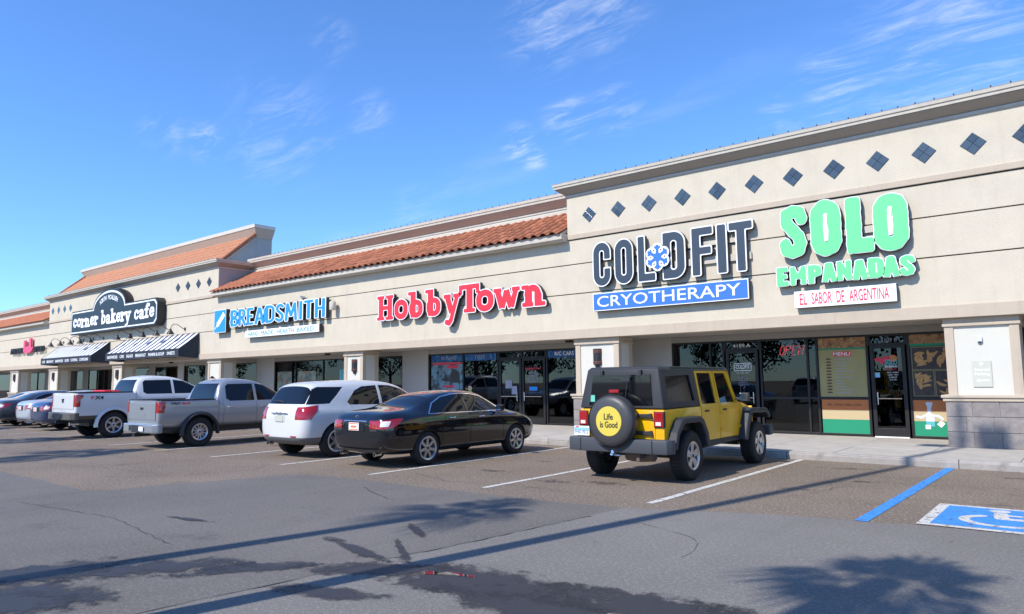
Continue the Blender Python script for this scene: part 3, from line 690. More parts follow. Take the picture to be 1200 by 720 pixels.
# diamonds of four dark glass tiles
DG = mat('diamond_glass_tile', (.042, .058, .072), .22, spec=.9, rnd=.35)
DF = mat('diamond_grout', (.13, .14, .15), .8)
DKD = mat('diamond_dark', (.028, .026, .034), .3, spec=.6, rnd=.3)
q_me = {}
for nm, mm in (('g', DG), ('d', DKD)):
    q_ = MB().prism([(0, -.117), (.117, 0), (0, .117), (-.117, 0)], -.016, .0, 'y').build('t', mm, bevel=.003); q_me[nm] = q_.data; bpy.data.objects.remove(q_)
def diamond(x, z, dk='g'):
    fr_ = part(MB().prism([(0, -.240), (.240, 0), (0, .240), (-.240, 0)], -.008, .0, 'y'), 'diamond_inset', DF); fr_.location = (x, -.0, z); 
    for dx, dz in ((0, .121), (0, -.121), (.121, 0), (-.121, 0)):
        o = bpy.data.objects.new('glass_tile', q_me[dk]); link(o, fr_); o.location = (dx, -.004, dz); o.rotation_euler = (random.uniform(-.02, .02), 0, random.uniform(-.02, .02))
for x in (-11.32, -10.33, -9.34, -8.33, -7.35, -6.37, -5.41, -4.46, -3.52, -2.59, -1.67, -.75, .2, 1.15, 2.1, 3.1): diamond(x, 6.53)
for x in (-54.0, -52.98, -51.95, -50.95): diamond(x, 6.65)
for x in (-36.6, -35.55, -34.48, -33.42): diamond(x, 6.65, 'd')

# pillars
stone_me = {}
def pillar(x0, x1, detail=True):
    y0 = 17.72; y1 = y0+.78; P = part(MB().box(x0+.14, x1-.14, y0+.03, y1-.03, 1.2, 2.86), 'pillar', CREAM)
    for a, b in ((x0, x0+.17), (x1-.17, x1)):
        for c, d in ((y0, y0+.16), (y1-.16, y1)): part(MB().box(a, b, c, d, 1.22, 2.68), 'corner_strip', TRIM, P, bevel=.006)
    part(MB().box(x1-.035, x1-.02, y0+.165, y1-.165, 1.22, 2.68), 'side_face', CREAM, P)
    part(MB().box(x0-.03, x1+.03, y0-.03, y1+.03, 2.68, 2.74).box(x0-.015, x1+.015, y0-.015, y1+.015, 2.742, 2.86), 'capital', TRIM, P, bevel=.006)
    part(MB().box(x0-.13, x1+.13, y0-.13, y1+.13, 1.17, 1.235).box(x0-.10, x1+.10, y0-.10, y1+.10, 1.10, 1.168), 'ledge_moulding', TRIM, P, bevel=.015)
    bx0, bx1, by0, by1 = x0-.06, x1+.06, y0-.06, y1+.06
    part(MB().box(bx0+.01, bx1-.01, by0+.01, by1-.01, SWZ, 1.10), 'base_core', MORTAR, P)
    if detail:
        W_ = bx1-bx0; hgt = (1.10-SWZ)/3; n = 3 if W_ > 1.2 else 2
        for j in range(3):
            off = (.5 if j % 2 else 0); xs_ = [bx0]+[bx0+W_*(k+1-off*.5)/n for k in range(n-1)]+[bx1]
            for a, b in zip(xs_, xs_[1:]):
                o = MB().box(a+.005, b-.005, by0-.012, by0+.02, SWZ+j*hgt+.005, SWZ+(j+1)*hgt-.005).build('stone_block', STONE, P, bevel=.006); o.parent = P
            o = MB().box(bx1-.02, bx1+.012, by0+.005, (by0+by1)/2-.005, SWZ+j*hgt+.005, SWZ+(j+1)*hgt-.005).build('stone_block', STONE, P, bevel=.006)
            o = MB().box(bx1-.02, bx1+.012, (by0+by1)/2+.005, by1-.005, SWZ+j*hgt+.005, SWZ+(j+1)*hgt-.005).build('stone_block', STONE, P, bevel=.006)
    else: part(MB().box(bx0-.01, bx1+.01, by0-.01, by1+.01, SWZ, 1.095), 'stone_base', STONE, P)
    return P
PILL = [(-2.47, -1.15), (-11.98, -10.50), (-22.95, -21.80), (-33.50, -32.28), (-44.45, -43.15), (-54.45, -52.85), (-62.1, -60.4), (7.3, 8.6), (-72.5, -71.2), (-83, -81.7)]
for i, (a, b) in enumerate(PILL): pillar(a, b, i in (0, 1, 7))

# storefront wall line at y = 19.6
SY = 19.60
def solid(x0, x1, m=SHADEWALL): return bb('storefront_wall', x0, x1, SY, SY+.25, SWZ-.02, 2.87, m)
def glazing(x0, x1, cols, z0=.16, z1=2.70, mid=None, name='shop_window', door=False, handle='l'):
    """frame with panes; cols are inner mullion positions, mid a list of rail heights"""
    F = MB(); fw = .055; y0, y1 = SY+.02, SY+.10
    xs_ = [x0]+list(cols)+[x1]
    F.box(x0, x0+fw, y0, y1, z0, z1).box(x1-fw, x1, y0, y1, z0, z1).box(x0+fw, x1-fw, y0, y1, z1-fw, z1).box(x0+fw, x1-fw, y0, y1, z0, z0+fw)
    for c in cols: F.box(c-fw/2, c+fw/2, y0-.01, y1, z0+fw, z1-fw)
    for m_ in (mid or []):
        for a, b in zip(xs_, xs_[1:]): F.box(a+fw*.55, b-fw*.55, y0+.004, y1-.004, m_-.03, m_+.03)
    fo = part(F, name, BRONZE, bevel=.004)
    for a, b in zip(xs_, xs_[1:]):
        zs_ = [z0+.02]+sorted(mid or [])+[z1-.02]
        for c, d in zip(zs_, zs_[1:]): part(MB().box(a+.02, b-.02, SY+.055, SY+.062, c+.005, d-.005), 'pane', PANE, fo)
    if door: part(MB().tube([(door, SY-.03, .95), (door, SY-.035, 1.25)], .014, 8).tube([(door, SY-.03, .97), (door, SY+.03, .97)], .010, 6).tube([(door, SY-.03, 1.23), (door, SY+.03, 1.23)], .010, 6), 'handle', CHROME, fo)
    return fo
def door_leaf(x0, x1, hx, z1=2.42):
    F = MB(); w = .085; y0, y1 = SY+.01, SY+.075
    F.box(x0, x0+w, y0, y1, .17, z1).box(x1-w, x1, y0, y1, .17, z1).box(x0+w, x1-w, y0, y1, z1-w, z1).box(x0+w, x1-w, y0, y1, .17, .17+.20)
    fo = part(F, 'door', BRONZE, bevel=.004)
    part(MB().box(x0+w-.02, x1-w+.02, SY+.04, SY+.047, .36, z1-w+.02), 'pane', PANE, fo)
    part(MB().tube([(hx, SY-.05, .95), (hx, SY-.05, 1.25)], .016, 8).tube([(hx, SY-.05, .97), (hx, SY+.02, .97)], .010, 6).tube([(hx, SY-.05, 1.23), (hx, SY+.02, 1.23)], .010, 6).tube([(x0+.12, SY-.03, 1.1), (x1-.12, SY-.03, 1.1)], .013, 8), 'handle', CHROME, fo)
    return fo
part(MB().box(XL, XR, SY+.01, SY+.2, 2.70, 2.87), 'storefront_header', SOFFIT)
# right shop (empanadas) and cryotherapy
glazing(-1.20, 13, [.2, 1.8, 3.4, 5, 6.6, 8.2, 9.8, 11.4], mid=[1.10])
glazing(-3.55, -1.20, [-2.38], mid=[1.10]); glazing(-4.42, -3.55, [], z0=2.42)
door_leaf(-4.38, -3.59, -4.24, 2.42)
bb('door_threshold', -4.36, -3.60, SY-.06, SY+.09, SWZ, .175, WHITES)
glazing(-7.17, -4.42, [-5.90, -5.66], mid=[1.10]); glazing(-8.18, -7.17, [], z0=2.42); door_leaf(-8.13, -7.22, -7.36, 2.42)
bb('door_threshold', -8.1, -7.25, SY-.06, SY+.09, SWZ, .175, WHITES)
glazing(-9.80, -8.18, [-8.60], mid=[])
solid(-11.20, -9.80); glazing(-11.42, -11.20, []); solid(-11.62, -11.42)
# hobby shop
glazing(-13.22, -11.62, []) ; glazing(-14.48, -13.22, [], name='shop_window'); glazing(-16.60, -14.48, [-15.54], z0=2.42)
door_leaf(-16.56, -15.56, -15.70, 2.42); door_leaf(-15.52, -14.52, -15.38, 2.42)
glazing(-20.17, -16.60, [-18.32]); solid(-21.64, -20.17); glazing(-23.35, -21.64, []); solid(-23.6, -23.35)
# bread shop
glazing(-30.75, -23.6, [-29.0, -26.9, -25.3]); solid(-32.28, -30.75)
glazing(-35.4, -32.28, []) ; solid(-36.0, -35.4)
# bakery cafe patio and beyond
for a, b in ((-37.3, -36.0), (-40.4, -39.7), (-44.0, -43.2)): solid(a, b)
glazing(-39.7, -37.3, []); glazing(-43.2, -40.4, [-41.8]); glazing(-48.0, -44.0, [-46.0])
solid(-49.2, -48.0); glazing(-53.0, -49.2, [-51.6, -50.4], mid=[]); solid(-53.9, -53.0)
glazing(-59.2, -53.9, [-56.5]); solid(-61, -59.2); glazing(-66, -61, [-64.3, -62.6]); solid(-68, -66); glazing(-78, -68, [-75, -72]); solid(-95, -78)
# rooms behind the glass
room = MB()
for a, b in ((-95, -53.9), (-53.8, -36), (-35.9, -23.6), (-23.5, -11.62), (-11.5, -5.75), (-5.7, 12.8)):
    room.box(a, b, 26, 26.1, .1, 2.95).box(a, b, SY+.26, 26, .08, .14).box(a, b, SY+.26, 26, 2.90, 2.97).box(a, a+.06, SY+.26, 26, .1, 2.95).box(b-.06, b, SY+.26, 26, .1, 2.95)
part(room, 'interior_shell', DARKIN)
SHELFM = mat('shelf_goods', (.10, .085, .075), .8, var=.9, vscale=7)

# ================================================================== SIGNS
def letters_sign(name, label, specs, face_m, border, depth=.13, y_front=17.42, border_m=WHITES, side_m=SIGNDK, z_raceway=None, wob=0., face_in=0.):
    """specs: (ops, x, z, sx, sz[, slope])"""
    S = empty(name, (specs[0][1], y_front, specs[0][2]), label=label, cat='shop sign'); off = -Vector(S.location)
    for sp in specs:
        ops, x, z, sx, sz = sp[:5]
        k = border/((sx+sz)/2)
        me = two_tone(glyph(ops, x, z, sx, sz, k, depth, y_front+depth/2, wob=wob))
        lo = obj('letter', me, [border_m, side_m], S); lo.location = off
        f2 = obj('letter_face', glyph(ops, x, z, sx, sz, face_in, .012, y_front-.004, wob=wob), face_m, lo)
    if z_raceway:
        for (a, b, c, d) in z_raceway:
            q = MB().box(a, b, y_front+depth, WY-.002, c, d).build('raceway', LIP, S); q.location = off
    return S
# --- big condensed capitals
RG = lambda t, hw=.165: ('r', .25, .5, hw, .5-t/2, .16, t)
G1 = {'C': [RG(.17), ('-', .26, .385, .6, .615)], 'O': [RG(.17)],
      'L': [('b', 0, 0, .17, 1, .015), ('b', 0, 0, .46, .155, .015)],
      'D': [RG(.17), ('b', 0, 0, .17, 1, .015), ('b', .0, .0, .28, .16), ('b', 0, .84, .28, 1)],
      'F': [('b', 0, 0, .17, 1, .015), ('b', 0, .85, .46, 1, .015), ('b', 0, .44, .42, .58, .015)],
      'I': [('b', 0, 0, .17, 1, .015)], 'T': [('b', .165, 0, .335, 1, .015), ('b', 0, .85, .50, 1, .015)]}
x = -11.05; sp = []
for ch, px_, w in (('C', -11.08, 1), ('O', -10.36, 1), ('L', -9.62, 1), ('D', -8.86, 1.12), ('F', -8.02, 1.12), ('I', -7.32, 1.2), ('T', -7.00, 1.08)):
    sp.append((G1[ch], px_, 4.33, 1.10*w, 1.24))
S1 = letters_sign('cryotherapy_letter_sign', 'tall navy letters COLDFIT with white outline and a blue snowflake', sp, NAVYF, .036, z_raceway=[(-11.0, -6.5, 4.62, 4.80), (-10.9, -6.6, 5.10, 5.22)])
off = -Vector(S1.location)
# snowflake
fl = [('s', .10, (.5, .5), (.5+.42*sin(R(a)), .5+.42*cos(R(a)))) for a in range(0, 360, 60)]
for a in range(0, 360, 60):
    bx_, by_ = .5+.27*sin(R(a)), .5+.27*cos(R(a))
    for d_ in (-50, 50): fl.append(('s', .06, (bx_, by_), (bx_+.15*sin(R(a+d_)), by_+.15*cos(R(a+d_)))))
fl.append(('c', .5, .5, .15))
sn = obj('snowflake', two_tone(glyph(fl, -9.38, 4.53, .78, .80, .06, .05, 17.36)), [WHITES, SIGNDK], S1); sn.location = off
obj('snowflake_face', glyph(fl, -9.38, 4.53, .78, .80, 0, .012, 17.332), BLUES, sn)
# blue box sign under it
S2 = empty('cryotherapy_box_sign', (-8.84, 17.42, 3.85), label='long blue box sign reading CRYOTHERAPY in white', cat='shop sign'); off = -Vector(S2.location)
def box_sign(S, x0, x1, y0, z0, z1, face, side=SIGNDK, back=WY-.05, rim=WHITES):
    off = -Vector(S.location)
    o = MB().box(x0, x1, y0, back, z0, z1).build('sign_box', side, S, bevel=.01); o.location = off
    if rim:
        o = MB().box(x0+.004, x1-.004, y0-.008, y0-.001, z0+.004, z1-.004).build('sign_rim', rim, S); o.location = off
    o = MB().box(x0+.03, x1-.03, y0-.014, y0-.006, z0+.03, z1-.03).build('sign_face', face, S); o.location = off; return o
box_sign(S2, -11.13, -6.55, 17.42, 3.60, 4.12, BLUES)
t_ = obj('sign_text', fit_text('CRYOTHERAPY', -10.98, -6.75, 3.71, 4.02, 17.402, off=.004), WHITES, S2); t_.location = off

# --- rough fat capitals
def RF(hw, t=.235): return ('r', .27, .5, hw, .5-t/2, hw, t)
G2 = {'S': [('p', .215, [(.44, .72), (.40, .84), (.27, .87), (.15, .82), (.14, .68), (.24, .55), (.36, .42), (.41, .28), (.36, .16), (.25, .13), (.13, .17), (.11, .28)])],
      'O': [RF(.155)], 'L': [('b', 0, 0, .28, 1, .05), ('b', 0, 0, .50, .25, .05)],
      'E': [('b', 0, 0, .25, 1, .05), ('b', 0, .76, .47, 1, .05), ('b', 0, .39, .42, .61, .05), ('b', 0, 0, .48, .24, .05)],
      'M': [('b', 0, 0, .21, 1, .04), ('b', .46, 0, .67, 1, .04), ('s', .20, (.10, .90), (.335, .35)), ('s', .20, (.57, .90), (.335, .35))],
      'P': [('b', 0, 0, .24, 1, .05), ('r', .27, .68, .15, .20, .12, .24)],
      'A': [('s', .22, (.10, .0), (.24, .95)), ('s', .22, (.46, .0), (.30, .95)), ('b', .12, .18, .44, .36), ('b', .17, .75, .39, 1, .05)],
      'N': [('b', 0, 0, .21, 1, .04), ('b', .36, 0, .57, 1, .04), ('s', .22, (.10, .92), (.47, .08))],
      'D': [('b', 0, 0, .24, 1, .05), ('r', .26, .5, .17, .38, .16, .24)]}
S3 = letters_sign('empanada_letter_sign', 'large mint green letters SOLO EMPANADAS with white outline', [
    (G2['S'], -5.74, 4.46, 1.20, 1.34), (G2['O'], -5.00, 4.46, 1.22, 1.32), (G2['L'], -4.22, 4.45, 1.12, 1.29), (G2['O'], -3.64, 4.42, 1.26, 1.28)] +
    [(G2[c], x_, z_, .56*w_, h_) for c, x_, z_, w_, h_ in (('E', -5.85, 3.84, 1, .45), ('M', -5.53, 3.84, .96, .43), ('P', -5.12, 3.84, 1, .43), ('A', -4.80, 3.85, 1, .44), ('N', -4.47, 3.85, .95, .44), ('A', -4.14, 3.84, 1, .44), ('D', -3.80, 3.84, 1, .45), ('A', -3.50, 3.84, 1, .45), ('S', -3.18, 3.82, 1, .46))],
    MINT, .018, y_front=17.43, wob=.006, z_raceway=[(-5.6, -3.1, 3.95, 4.1), (-5.5, -3.1, 4.9, 5.05)])
off = -Vector(S3.location)
for x_, z_, s_ in ((-5.00, 4.46, .97), (-3.64, 4.42, .96)):
    q = MB().prism([(x_+.29, z_+.34*s_), (x_+.38, z_+.36*s_), (x_+.40, z_+.6*s_), (x_+.37, z_+.8*s_), (x_+.39, z_+1.02*s_), (x_+.31, z_+1.03*s_), (x_+.28, z_+.75*s_)], 17.405, 17.4195, 'y').build('letter_slot', WHITES, S3, bevel=.006); q.location = off
S4 = empty('empanada_slogan_sign', (-4.37, 17.44, 3.45), label='small white box sign with red words EL SABOR DE ARGENTINA', cat='shop sign'); off = -Vector(S4.location)
box_sign(S4, -5.47, -3.27, 17.44, 3.28, 3.68, WHITES)
def words(text, x0, x1, z0, z1, y, m, P, off_=Vector(), **k):
    ws_ = text.split(); u = (x1-x0)/(sum(len(w) for w in ws_)+.9*(len(ws_)-1)); x = x0
    for w in ws_:
        q = obj('sign_word', fit_text(w, x, x+len(w)*u-.02, z0, z1, y, **k), m, P); q.location = off_; x += (len(w)+.9)*u
words('EL SABOR DE ARGENTINA', -5.34, -3.40, 3.35, 3.62, 17.422, REDTXT, S4, off, off=.002)

# --- chunky slab-serif letters
def SERIF(w, t):
    h = .13
    sl = lambda x0, x1, y: ('b', x0, y, x1, y+h, .03)
    return {
      'H': [('b', .12, 0, .12+w, 1, .02), ('b', .62, 0, .62+w, 1, .02), ('b', .2, .42, .7, .58), sl(.02, .42, 0), sl(.52, .92, 0), sl(.02, .42, .87), sl(.52, .92, .87)],
      'o': [('r', .33, .33, .22, .25, .21, t)],
      'b': [('b', .10, 0, .10+w, 1, .02), sl(-.02, .22, .87), ('r', .35, .33, .21, .25, .20, t)],
      'y': [('s', w, (.12, .62), (.34, .05)), ('s', t*.85, (.62, .62), (.30, -.22)), ('p', t*.9, [(.31, -.20), (.22, -.30), (.10, -.27)]), sl(-.04, .30, .53), sl(.42, .76, .53)],
      'T': [('b', .32, 0, .34+w, 1, .02), ('b', 0, .84, .86, 1, .02), ('b', 0, .66, .14, 1, .03), ('b', .72, .66, .86, 1, .03), sl(.2, .68, 0)],
      'w': [('s', w*.9, (.10, .62), (.28, .04)), ('s', w*.75, (.46, .58), (.30, .04)), ('s', w*.9, (.46, .58), (.64, .04)), ('s', w*.75, (.84, .62), (.66, .04)), sl(-.05, .27, .53), sl(.68, .98, .53)],
      'n': [('b', .10, 0, .10+w, .64, .02), sl(-.02, .22, .53), ('o', .36, .34, .18, .22, t, 10, 175), ('b', .54-w/2, 0, .54+w/2, .38, .02), sl(0, .38, 0), sl(.42, .78, 0)],
      'r': [('b', .10, 0, .10+w, .64, .02), sl(-.02, .22, .53), sl(0, .42, 0), ('p', t, [(.22, .38), (.32, .54), (.46, .55)]), ('c', .47, .50, .10)],
      'c': [('r', .30, .33, .20, .25, .19, t), ('-', .36, .22, .8, .42), ('c', .46, .46, .09)],
      'e': [('r', .31, .33, .20, .25, .19, t), ('-', .38, .20, .8, .30), ('b', .15, .29, .52, .39)],
      'a': [('o', .28, .44, .20, .14, t, 150, 0), ('b', .46-w/2, .03, .46+w/2, .46, .02), ('r', .27, .20, .15, .14, .13, t*.9), ('b', .46, 0, .66, .11, .02)],
      'k': [('b', .10, 0, .10+w, 1, .02), sl(-.02, .22, .87), sl(0, .38, 0), ('s', t*.9, (.22, .24), (.50, .58)), ('s', w*.9, (.30, .36), (.54, .05)), sl(.36, .64, .53), sl(.42, .72, 0)],
      'f': [('b', .14, 0, .14+w, .80, .02), ('p', t, [(.14+w/2, .74), (.30, .90), (.46, .88)]), ('c', .48, .84, .10), ('b', 0, .50, .44, .62), sl(0, .46, 0)]}
G3 = SERIF(.24, .20)
S5 = letters_sign('hobby_shop_letter_sign', 'chunky red serif letters HobbyTown with white outline', [
    (G3[c], x_, z_, sx, sz) for c, x_, z_, sx, sz in (('H', -20.62, 3.92, .98, .90), ('o', -19.66, 3.92, 1.10, 1.02), ('b', -18.90, 3.92, 1.10, .92), ('b', -18.02, 3.92, 1.10, .92), ('y', -17.10, 3.92, .98, 1.02),
        ('T', -16.42, 3.92, 1.06, .93), ('o', -15.66, 3.92, 1.18, 1.02), ('w', -14.84, 3.92, 1.05, 1.02), ('n', -13.72, 3.92, 1.15, 1.02))],
    RED, .034, depth=.14, y_front=17.40)

# --- bakery sign
S6 = empty('bakery_sign', (-43.6, 17.2, 4.9), label='dark slate sign with arched top reading corner bakery cafe in white', cat='shop sign'); off = -Vector(S6.location)
def bakery_outline(g):
    x0, x1, z0, z1 = -49.3-g, -37.9+g, 4.88-g, 6.13+g; cx_, rr = -43.9, 2.12+g; P = [(x0, z0), (x1-.25, z0), (x1, z0+.22), (x1, z1-.22), (x1-.25, z1)]
    sz = .95/2.12; a0 = math.asin(min(1, .02/rr)); 
    for i in range(25):
        a = pi*i/24; P.append((cx_+rr*cos(a)*(1), z1+(rr*sin(a))*sz))
    return P+[(x0+.1, z1), (x0, z1-.1)]
q = MB().prism(bakery_outline(.10), 17.17, 17.60, 'y').build('sign_box', SIGNDK, S6); q.location = off
q = MB().prism(bakery_outline(.09), 17.160, 17.169, 'y').build('sign_edge', BAKERY, S6); q.location = off
q = MB().prism(bakery_outline(.02), 17.150, 17.159, 'y').build('sign_border', WHITES, S6); q.location = off
q = MB().prism(bakery_outline(-.055), 17.140, 17.149, 'y').build('sign_face', BAKERY, S6); q.location = off
G4 = SERIF(.17, .135); x = -49.0
ws = dict(c=.60, o=.66, r=.60, n=.80, e=.62, b=.68, a=.70, k=.74, y=.76, f=.56)
word = 'corner bakery cafe'; tot = sum(ws[c] if c != ' ' else .42 for c in word); sc_ = 10.9/tot
rnl = random.Random(2)
for c in word:
    if c == ' ': x += .42*sc_; continue
    dz = rnl.uniform(-.03, .03); q = obj('sign_letter', glyph(G4[c], x+.02, 5.20+dz, sc_*1.0, .80, .022, .012, 17.132), WHITES, S6); q.location = off
    x += ws[c]*sc_
for i, c in enumerate('NORTH MCALLEN'):
    a = R(138-i*(96/12)*1.0); me = fit_text(c, -.095, .095, -.13, .13, 0, ext=.004, off=.02) if c != ' ' else None
    if me:
        q = obj('sign_letter', me, WHITES, S6); q.location = Vector((-43.9+1.50*cos(a), 17.136, 6.02+1.50*sin(a)*.44+.04))+off; q.rotation_euler = (0, -(a-pi/2)*.55, 0)

# --- bread shop
S7 = empty('bread_shop_letter_sign', (-27.3, 17.38, 4.25), label='blue capitals BREADSMITH with white outline and deep dark sides', cat='shop sign'); off = -Vector(S7.location)
# white backing built from the same outline, grown
G5 = {'B': [('b', 0, 0, .15, 1), ('r', .20, .74, .17, .185, .15, .14), ('r', .22, .27, .19, .20, .16, .14)], 'R': [('b', 0, 0, .15, 1), ('r', .20, .72, .17, .205, .16, .14), ('s', .15, (.22, .48), (.44, 0))],
      'E': [('b', 0, 0, .15, 1), ('b', 0, .87, .40, 1), ('b', 0, .44, .35, .57), ('b', 0, 0, .41, .13)], 'A': [('s', .15, (.06, 0), (.27, .95)), ('s', .15, (.52, 0), (.31, .95)), ('b', .15, .24, .44, .37)],
      'D': [('b', 0, 0, .15, 1), ('r', .20, .5, .25, .43, .24, .14)], 'S': [('p', .14, [(.40, .84), (.30, .93), (.16, .91), (.08, .78), (.12, .63), (.26, .50), (.38, .38), (.40, .22), (.32, .09), (.18, .07), (.05, .16)])],
      'M': [('s', .14, (.07, 0), (.14, .97)), ('s', .14, (.61, 0), (.54, .97)), ('s', .13, (.14, .94), (.34, .25)), ('s', .13, (.54, .94), (.34, .25))],
      'I': [('b', 0, 0, .15, 1)], 'T': [('b', .16, 0, .31, 1), ('b', 0, .87, .47, 1)], 'H': [('b', 0, 0, .15, 1), ('b', .36, 0, .51, 1), ('b', .1, .44, .4, .57)]}
wd = dict(B=.48, R=.50, E=.46, A=.62, D=.54, S=.50, M=.74, I=.24, T=.53, H=.56); word = 'BREADSMITH'; sc_ = 7.25/sum(wd[c] for c in word); x = -30.88
for c in word:
    lo = obj('letter', two_tone(glyph(G5[c], x, 4.28, sc_*.93, .76, .045, .16, 17.45)), [WHITES, SIGNDK], S7); lo.location = off
    obj('letter_face', glyph(G5[c], x, 4.28, sc_*.93, .76, 0, .012, 17.366), SKYB, lo); x += wd[c]*sc_
q = MB().box(-30.8, -23.8, 17.53, 17.618, 4.50, 4.66).build('raceway', LIP, S7); q.location = off
S8 = empty('bread_shop_slogan_sign', (-26.9, 17.42, 3.85), label='narrow white box sign with thin blue words HAND MADE. HEARTH BAKED.', cat='shop sign'); off = -Vector(S8.location)
box_sign(S8, -29.65, -24.15, 17.40, 3.70, 4.02, WHITES)
words('HAND MADE. HEARTH BAKED.', -29.4, -24.4, 3.77, 3.95, 17.382, SKYB, S8, off, off=-.004)
S9 = empty('bread_shop_logo_sign', (-31.85, 17.4, 4.6), label='blue square logo sign with a white ear of wheat', cat='shop sign'); off = -Vector(S9.location)
box_sign(S9, -32.38, -31.32, 17.38, 4.05, 5.14, SKYB, rim=WHITES)
wh = [('s', .045, (.05, .12), (.92, .86))]
for i in range(5):
    t = .18+.15*i; cx_, cz_ = .05+.87*t+.05, .12+.74*t+.03
    wh += [('p', .10, [(cx_, cz_), (cx_+.02, cz_+.15)]), ('p', .10, [(cx_+.05, cz_-.02), (cx_+.16, cz_+.02)])]
q = obj('wheat_ear', glyph(wh, -32.33, 4.12, .96, .96, 0, .01, 17.362), WHITES, S9); q.location = off

# --- music studio sign, far left
S10 = empty('studio_sign', (-58, 17.5, 4.0), label='black letters AMAZING and STUDIO with a pink horned hand between', cat='shop sign'); off = -Vector(S10.location)
for w_, a, b in (('AMAZING', -61.5, -58.85), ('STUDIO', -56.75, -54.75)):
    x = a; p_ = (b-a)/len(w_)
    for c in w_:
        q = obj('letter', fit_text(c, x+.03, x+p_-(.03 if c != 'I' else .14), 3.98, 4.38, 17.48, ext=.05, off=.02), SIGNDK, S10); q.location = off; x += p_
hand = [('b', .08, 0, .72, .42, .14), ('b', .08, .2, .24, 1.05, .07), ('b', .58, .2, .74, 1.18, .07), ('b', .26, .2, .41, .50, .07), ('b', .42, .2, .57, .56, .07), ('s', .13, (.72, .12), (.86, .42))]
PINK = mat('sign_pink', (.80, .06, .16), .45)
q = obj('horned_hand', glyph(hand, -58.85, 3.98, 2.25, .86, 0, .1, 17.46), PINK, S10); q.location = off

# ================================================================== AWNINGS AND THEIR LAMPS
def awning_mat():
    m = bpy.data.materials.new('striped_canvas'); m.use_nodes = True; t = m.node_tree; p = t.nodes['Principled BSDF']; p.inputs['Roughness'].default_value = .85
    tc_ = t.nodes.new('ShaderNodeTexCoord'); sx = t.nodes.new('ShaderNodeSeparateXYZ'); t.links.new(tc_.outputs['Object'], sx.inputs[0])
    a = t.nodes.new('ShaderNodeMath'); a.operation = 'MULTIPLY'; a.inputs[1].default_value = 1/.56; t.links.new(sx.outputs[0], a.inputs[0])
    b = t.nodes.new('ShaderNodeMath'); b.operation = 'FRACT'; t.links.new(a.outputs[0], b.inputs[0])
    c = t.nodes.new('ShaderNodeMath'); c.operation = 'GREATER_THAN'; c.inputs[1].default_value = .47; t.links.new(b.outputs[0], c.inputs[0])
    mx = t.nodes.new('ShaderNodeMix'); mx.data_type = 'RGBA'; mx.inputs[6].default_value = (.045, .06, .10, 1); mx.inputs[7].default_value = (.78, .78, .80, 1)
    t.links.new(c.outputs[0], mx.inputs[0]); t.links.new(mx.outputs[2], p.inputs['Base Color']); return m
STRIPE = awning_mat(); CANVAS = mat('dark_canvas', (.020, .028, .042), .85, var=.1)
def awning(x0, x1, words, label):
    yf, zt, zf, zb = 16.60, 4.20, 3.40, 3.00; A = empty('awning', (x0, yf, zb), label=label, cat='awning'); off = -Vector(A.location)
    n = 24; v = []; fs = []
    for i in range(n+1):
        x = (x1-x0)*i/n
        for j in range(5):
            t = j/4; sag = -.025*sin(pi*t); v.append((x, yf+(WY-.03-yf)*t, zf+(zt-zf)*t+sag)); 
    for i in range(n):
        for j in range(4): fs.append((i*5+j, (i+1)*5+j, (i+1)*5+j+1, i*5+j+1))
    top = MB().add(v, fs).build('canopy', STRIPE, A, smooth=40); top.location = (0, -yf, -zb); top.location += Vector((0, 0, .0)); 
    md = top.data
    bm = bmesh.new(); bm.from_mesh(md); r_ = bmesh.ops.extrude_face_region(bm, geom=bm.faces[:]); bmesh.ops.translate(bm, verts=[e for e in r_['geom'] if isinstance(e, bmesh.types.BMVert)], vec=(0, 0, -.02)); bmesh.ops.recalc_face_normals(bm, faces=bm.faces); bm.to_mesh(md); bm.free()
    for a, b in ((x0, x0+.02), (x1-.02, x1)):
        q = MB().prism([(yf+.01, zb), (yf+.01, zf-.03), (WY-.04, zt-.04), (WY-.04, 2.95), (WY-.35, 2.95)], a, b, 'x').build('side_panel', CANVAS, A); q.location = off
    q = MB().box(x0, x1, yf-.012, yf+.006, zb, zf-.004).build('valance', CANVAS, A); q.location = off
    tot = sum(len(w) for w in words)+2.2*(len(words)); x = x0+.25; u = (x1-x0-.4)/tot
    for w in words:
        t_ = obj('valance_lettering', fit_text(w, x, x+len(w)*u, 3.10, 3.26, yf-.015, ext=.002, off=.012), WHITES, q); x += (len(w)+2.3)*u
    fr_ = MB()
    for i in range(5):
        xx = x0+.3+(x1-x0-.6)*i/4; fr_.tube([(xx, yf+.03, zb+.02), (xx, WY-.02, zb+.02)], .014, 6); fr_.tube([(xx, yf+.03, zf-.05), (xx, WY-.03, zt-.08)], .014, 6)
    q = fr_.build('support_frame', BLACKM, A); q.location = off
    return A
awning(-42.6, -34.2, ['SANDWICHES', 'CAFE', 'SALADS', 'BREAKFAST', 'PANINI & SOUP', 'SWEETS'], 'striped awning right of the white-lettered bakery sign, nearer the bread shop')
awning(-52.5, -44.6, ['CAFE', 'BREAKFAST', 'SANDWICHES', 'SOUPS', 'CATERING', 'COFFEE BAR'], 'striped awning at the far left end of the bakery front')
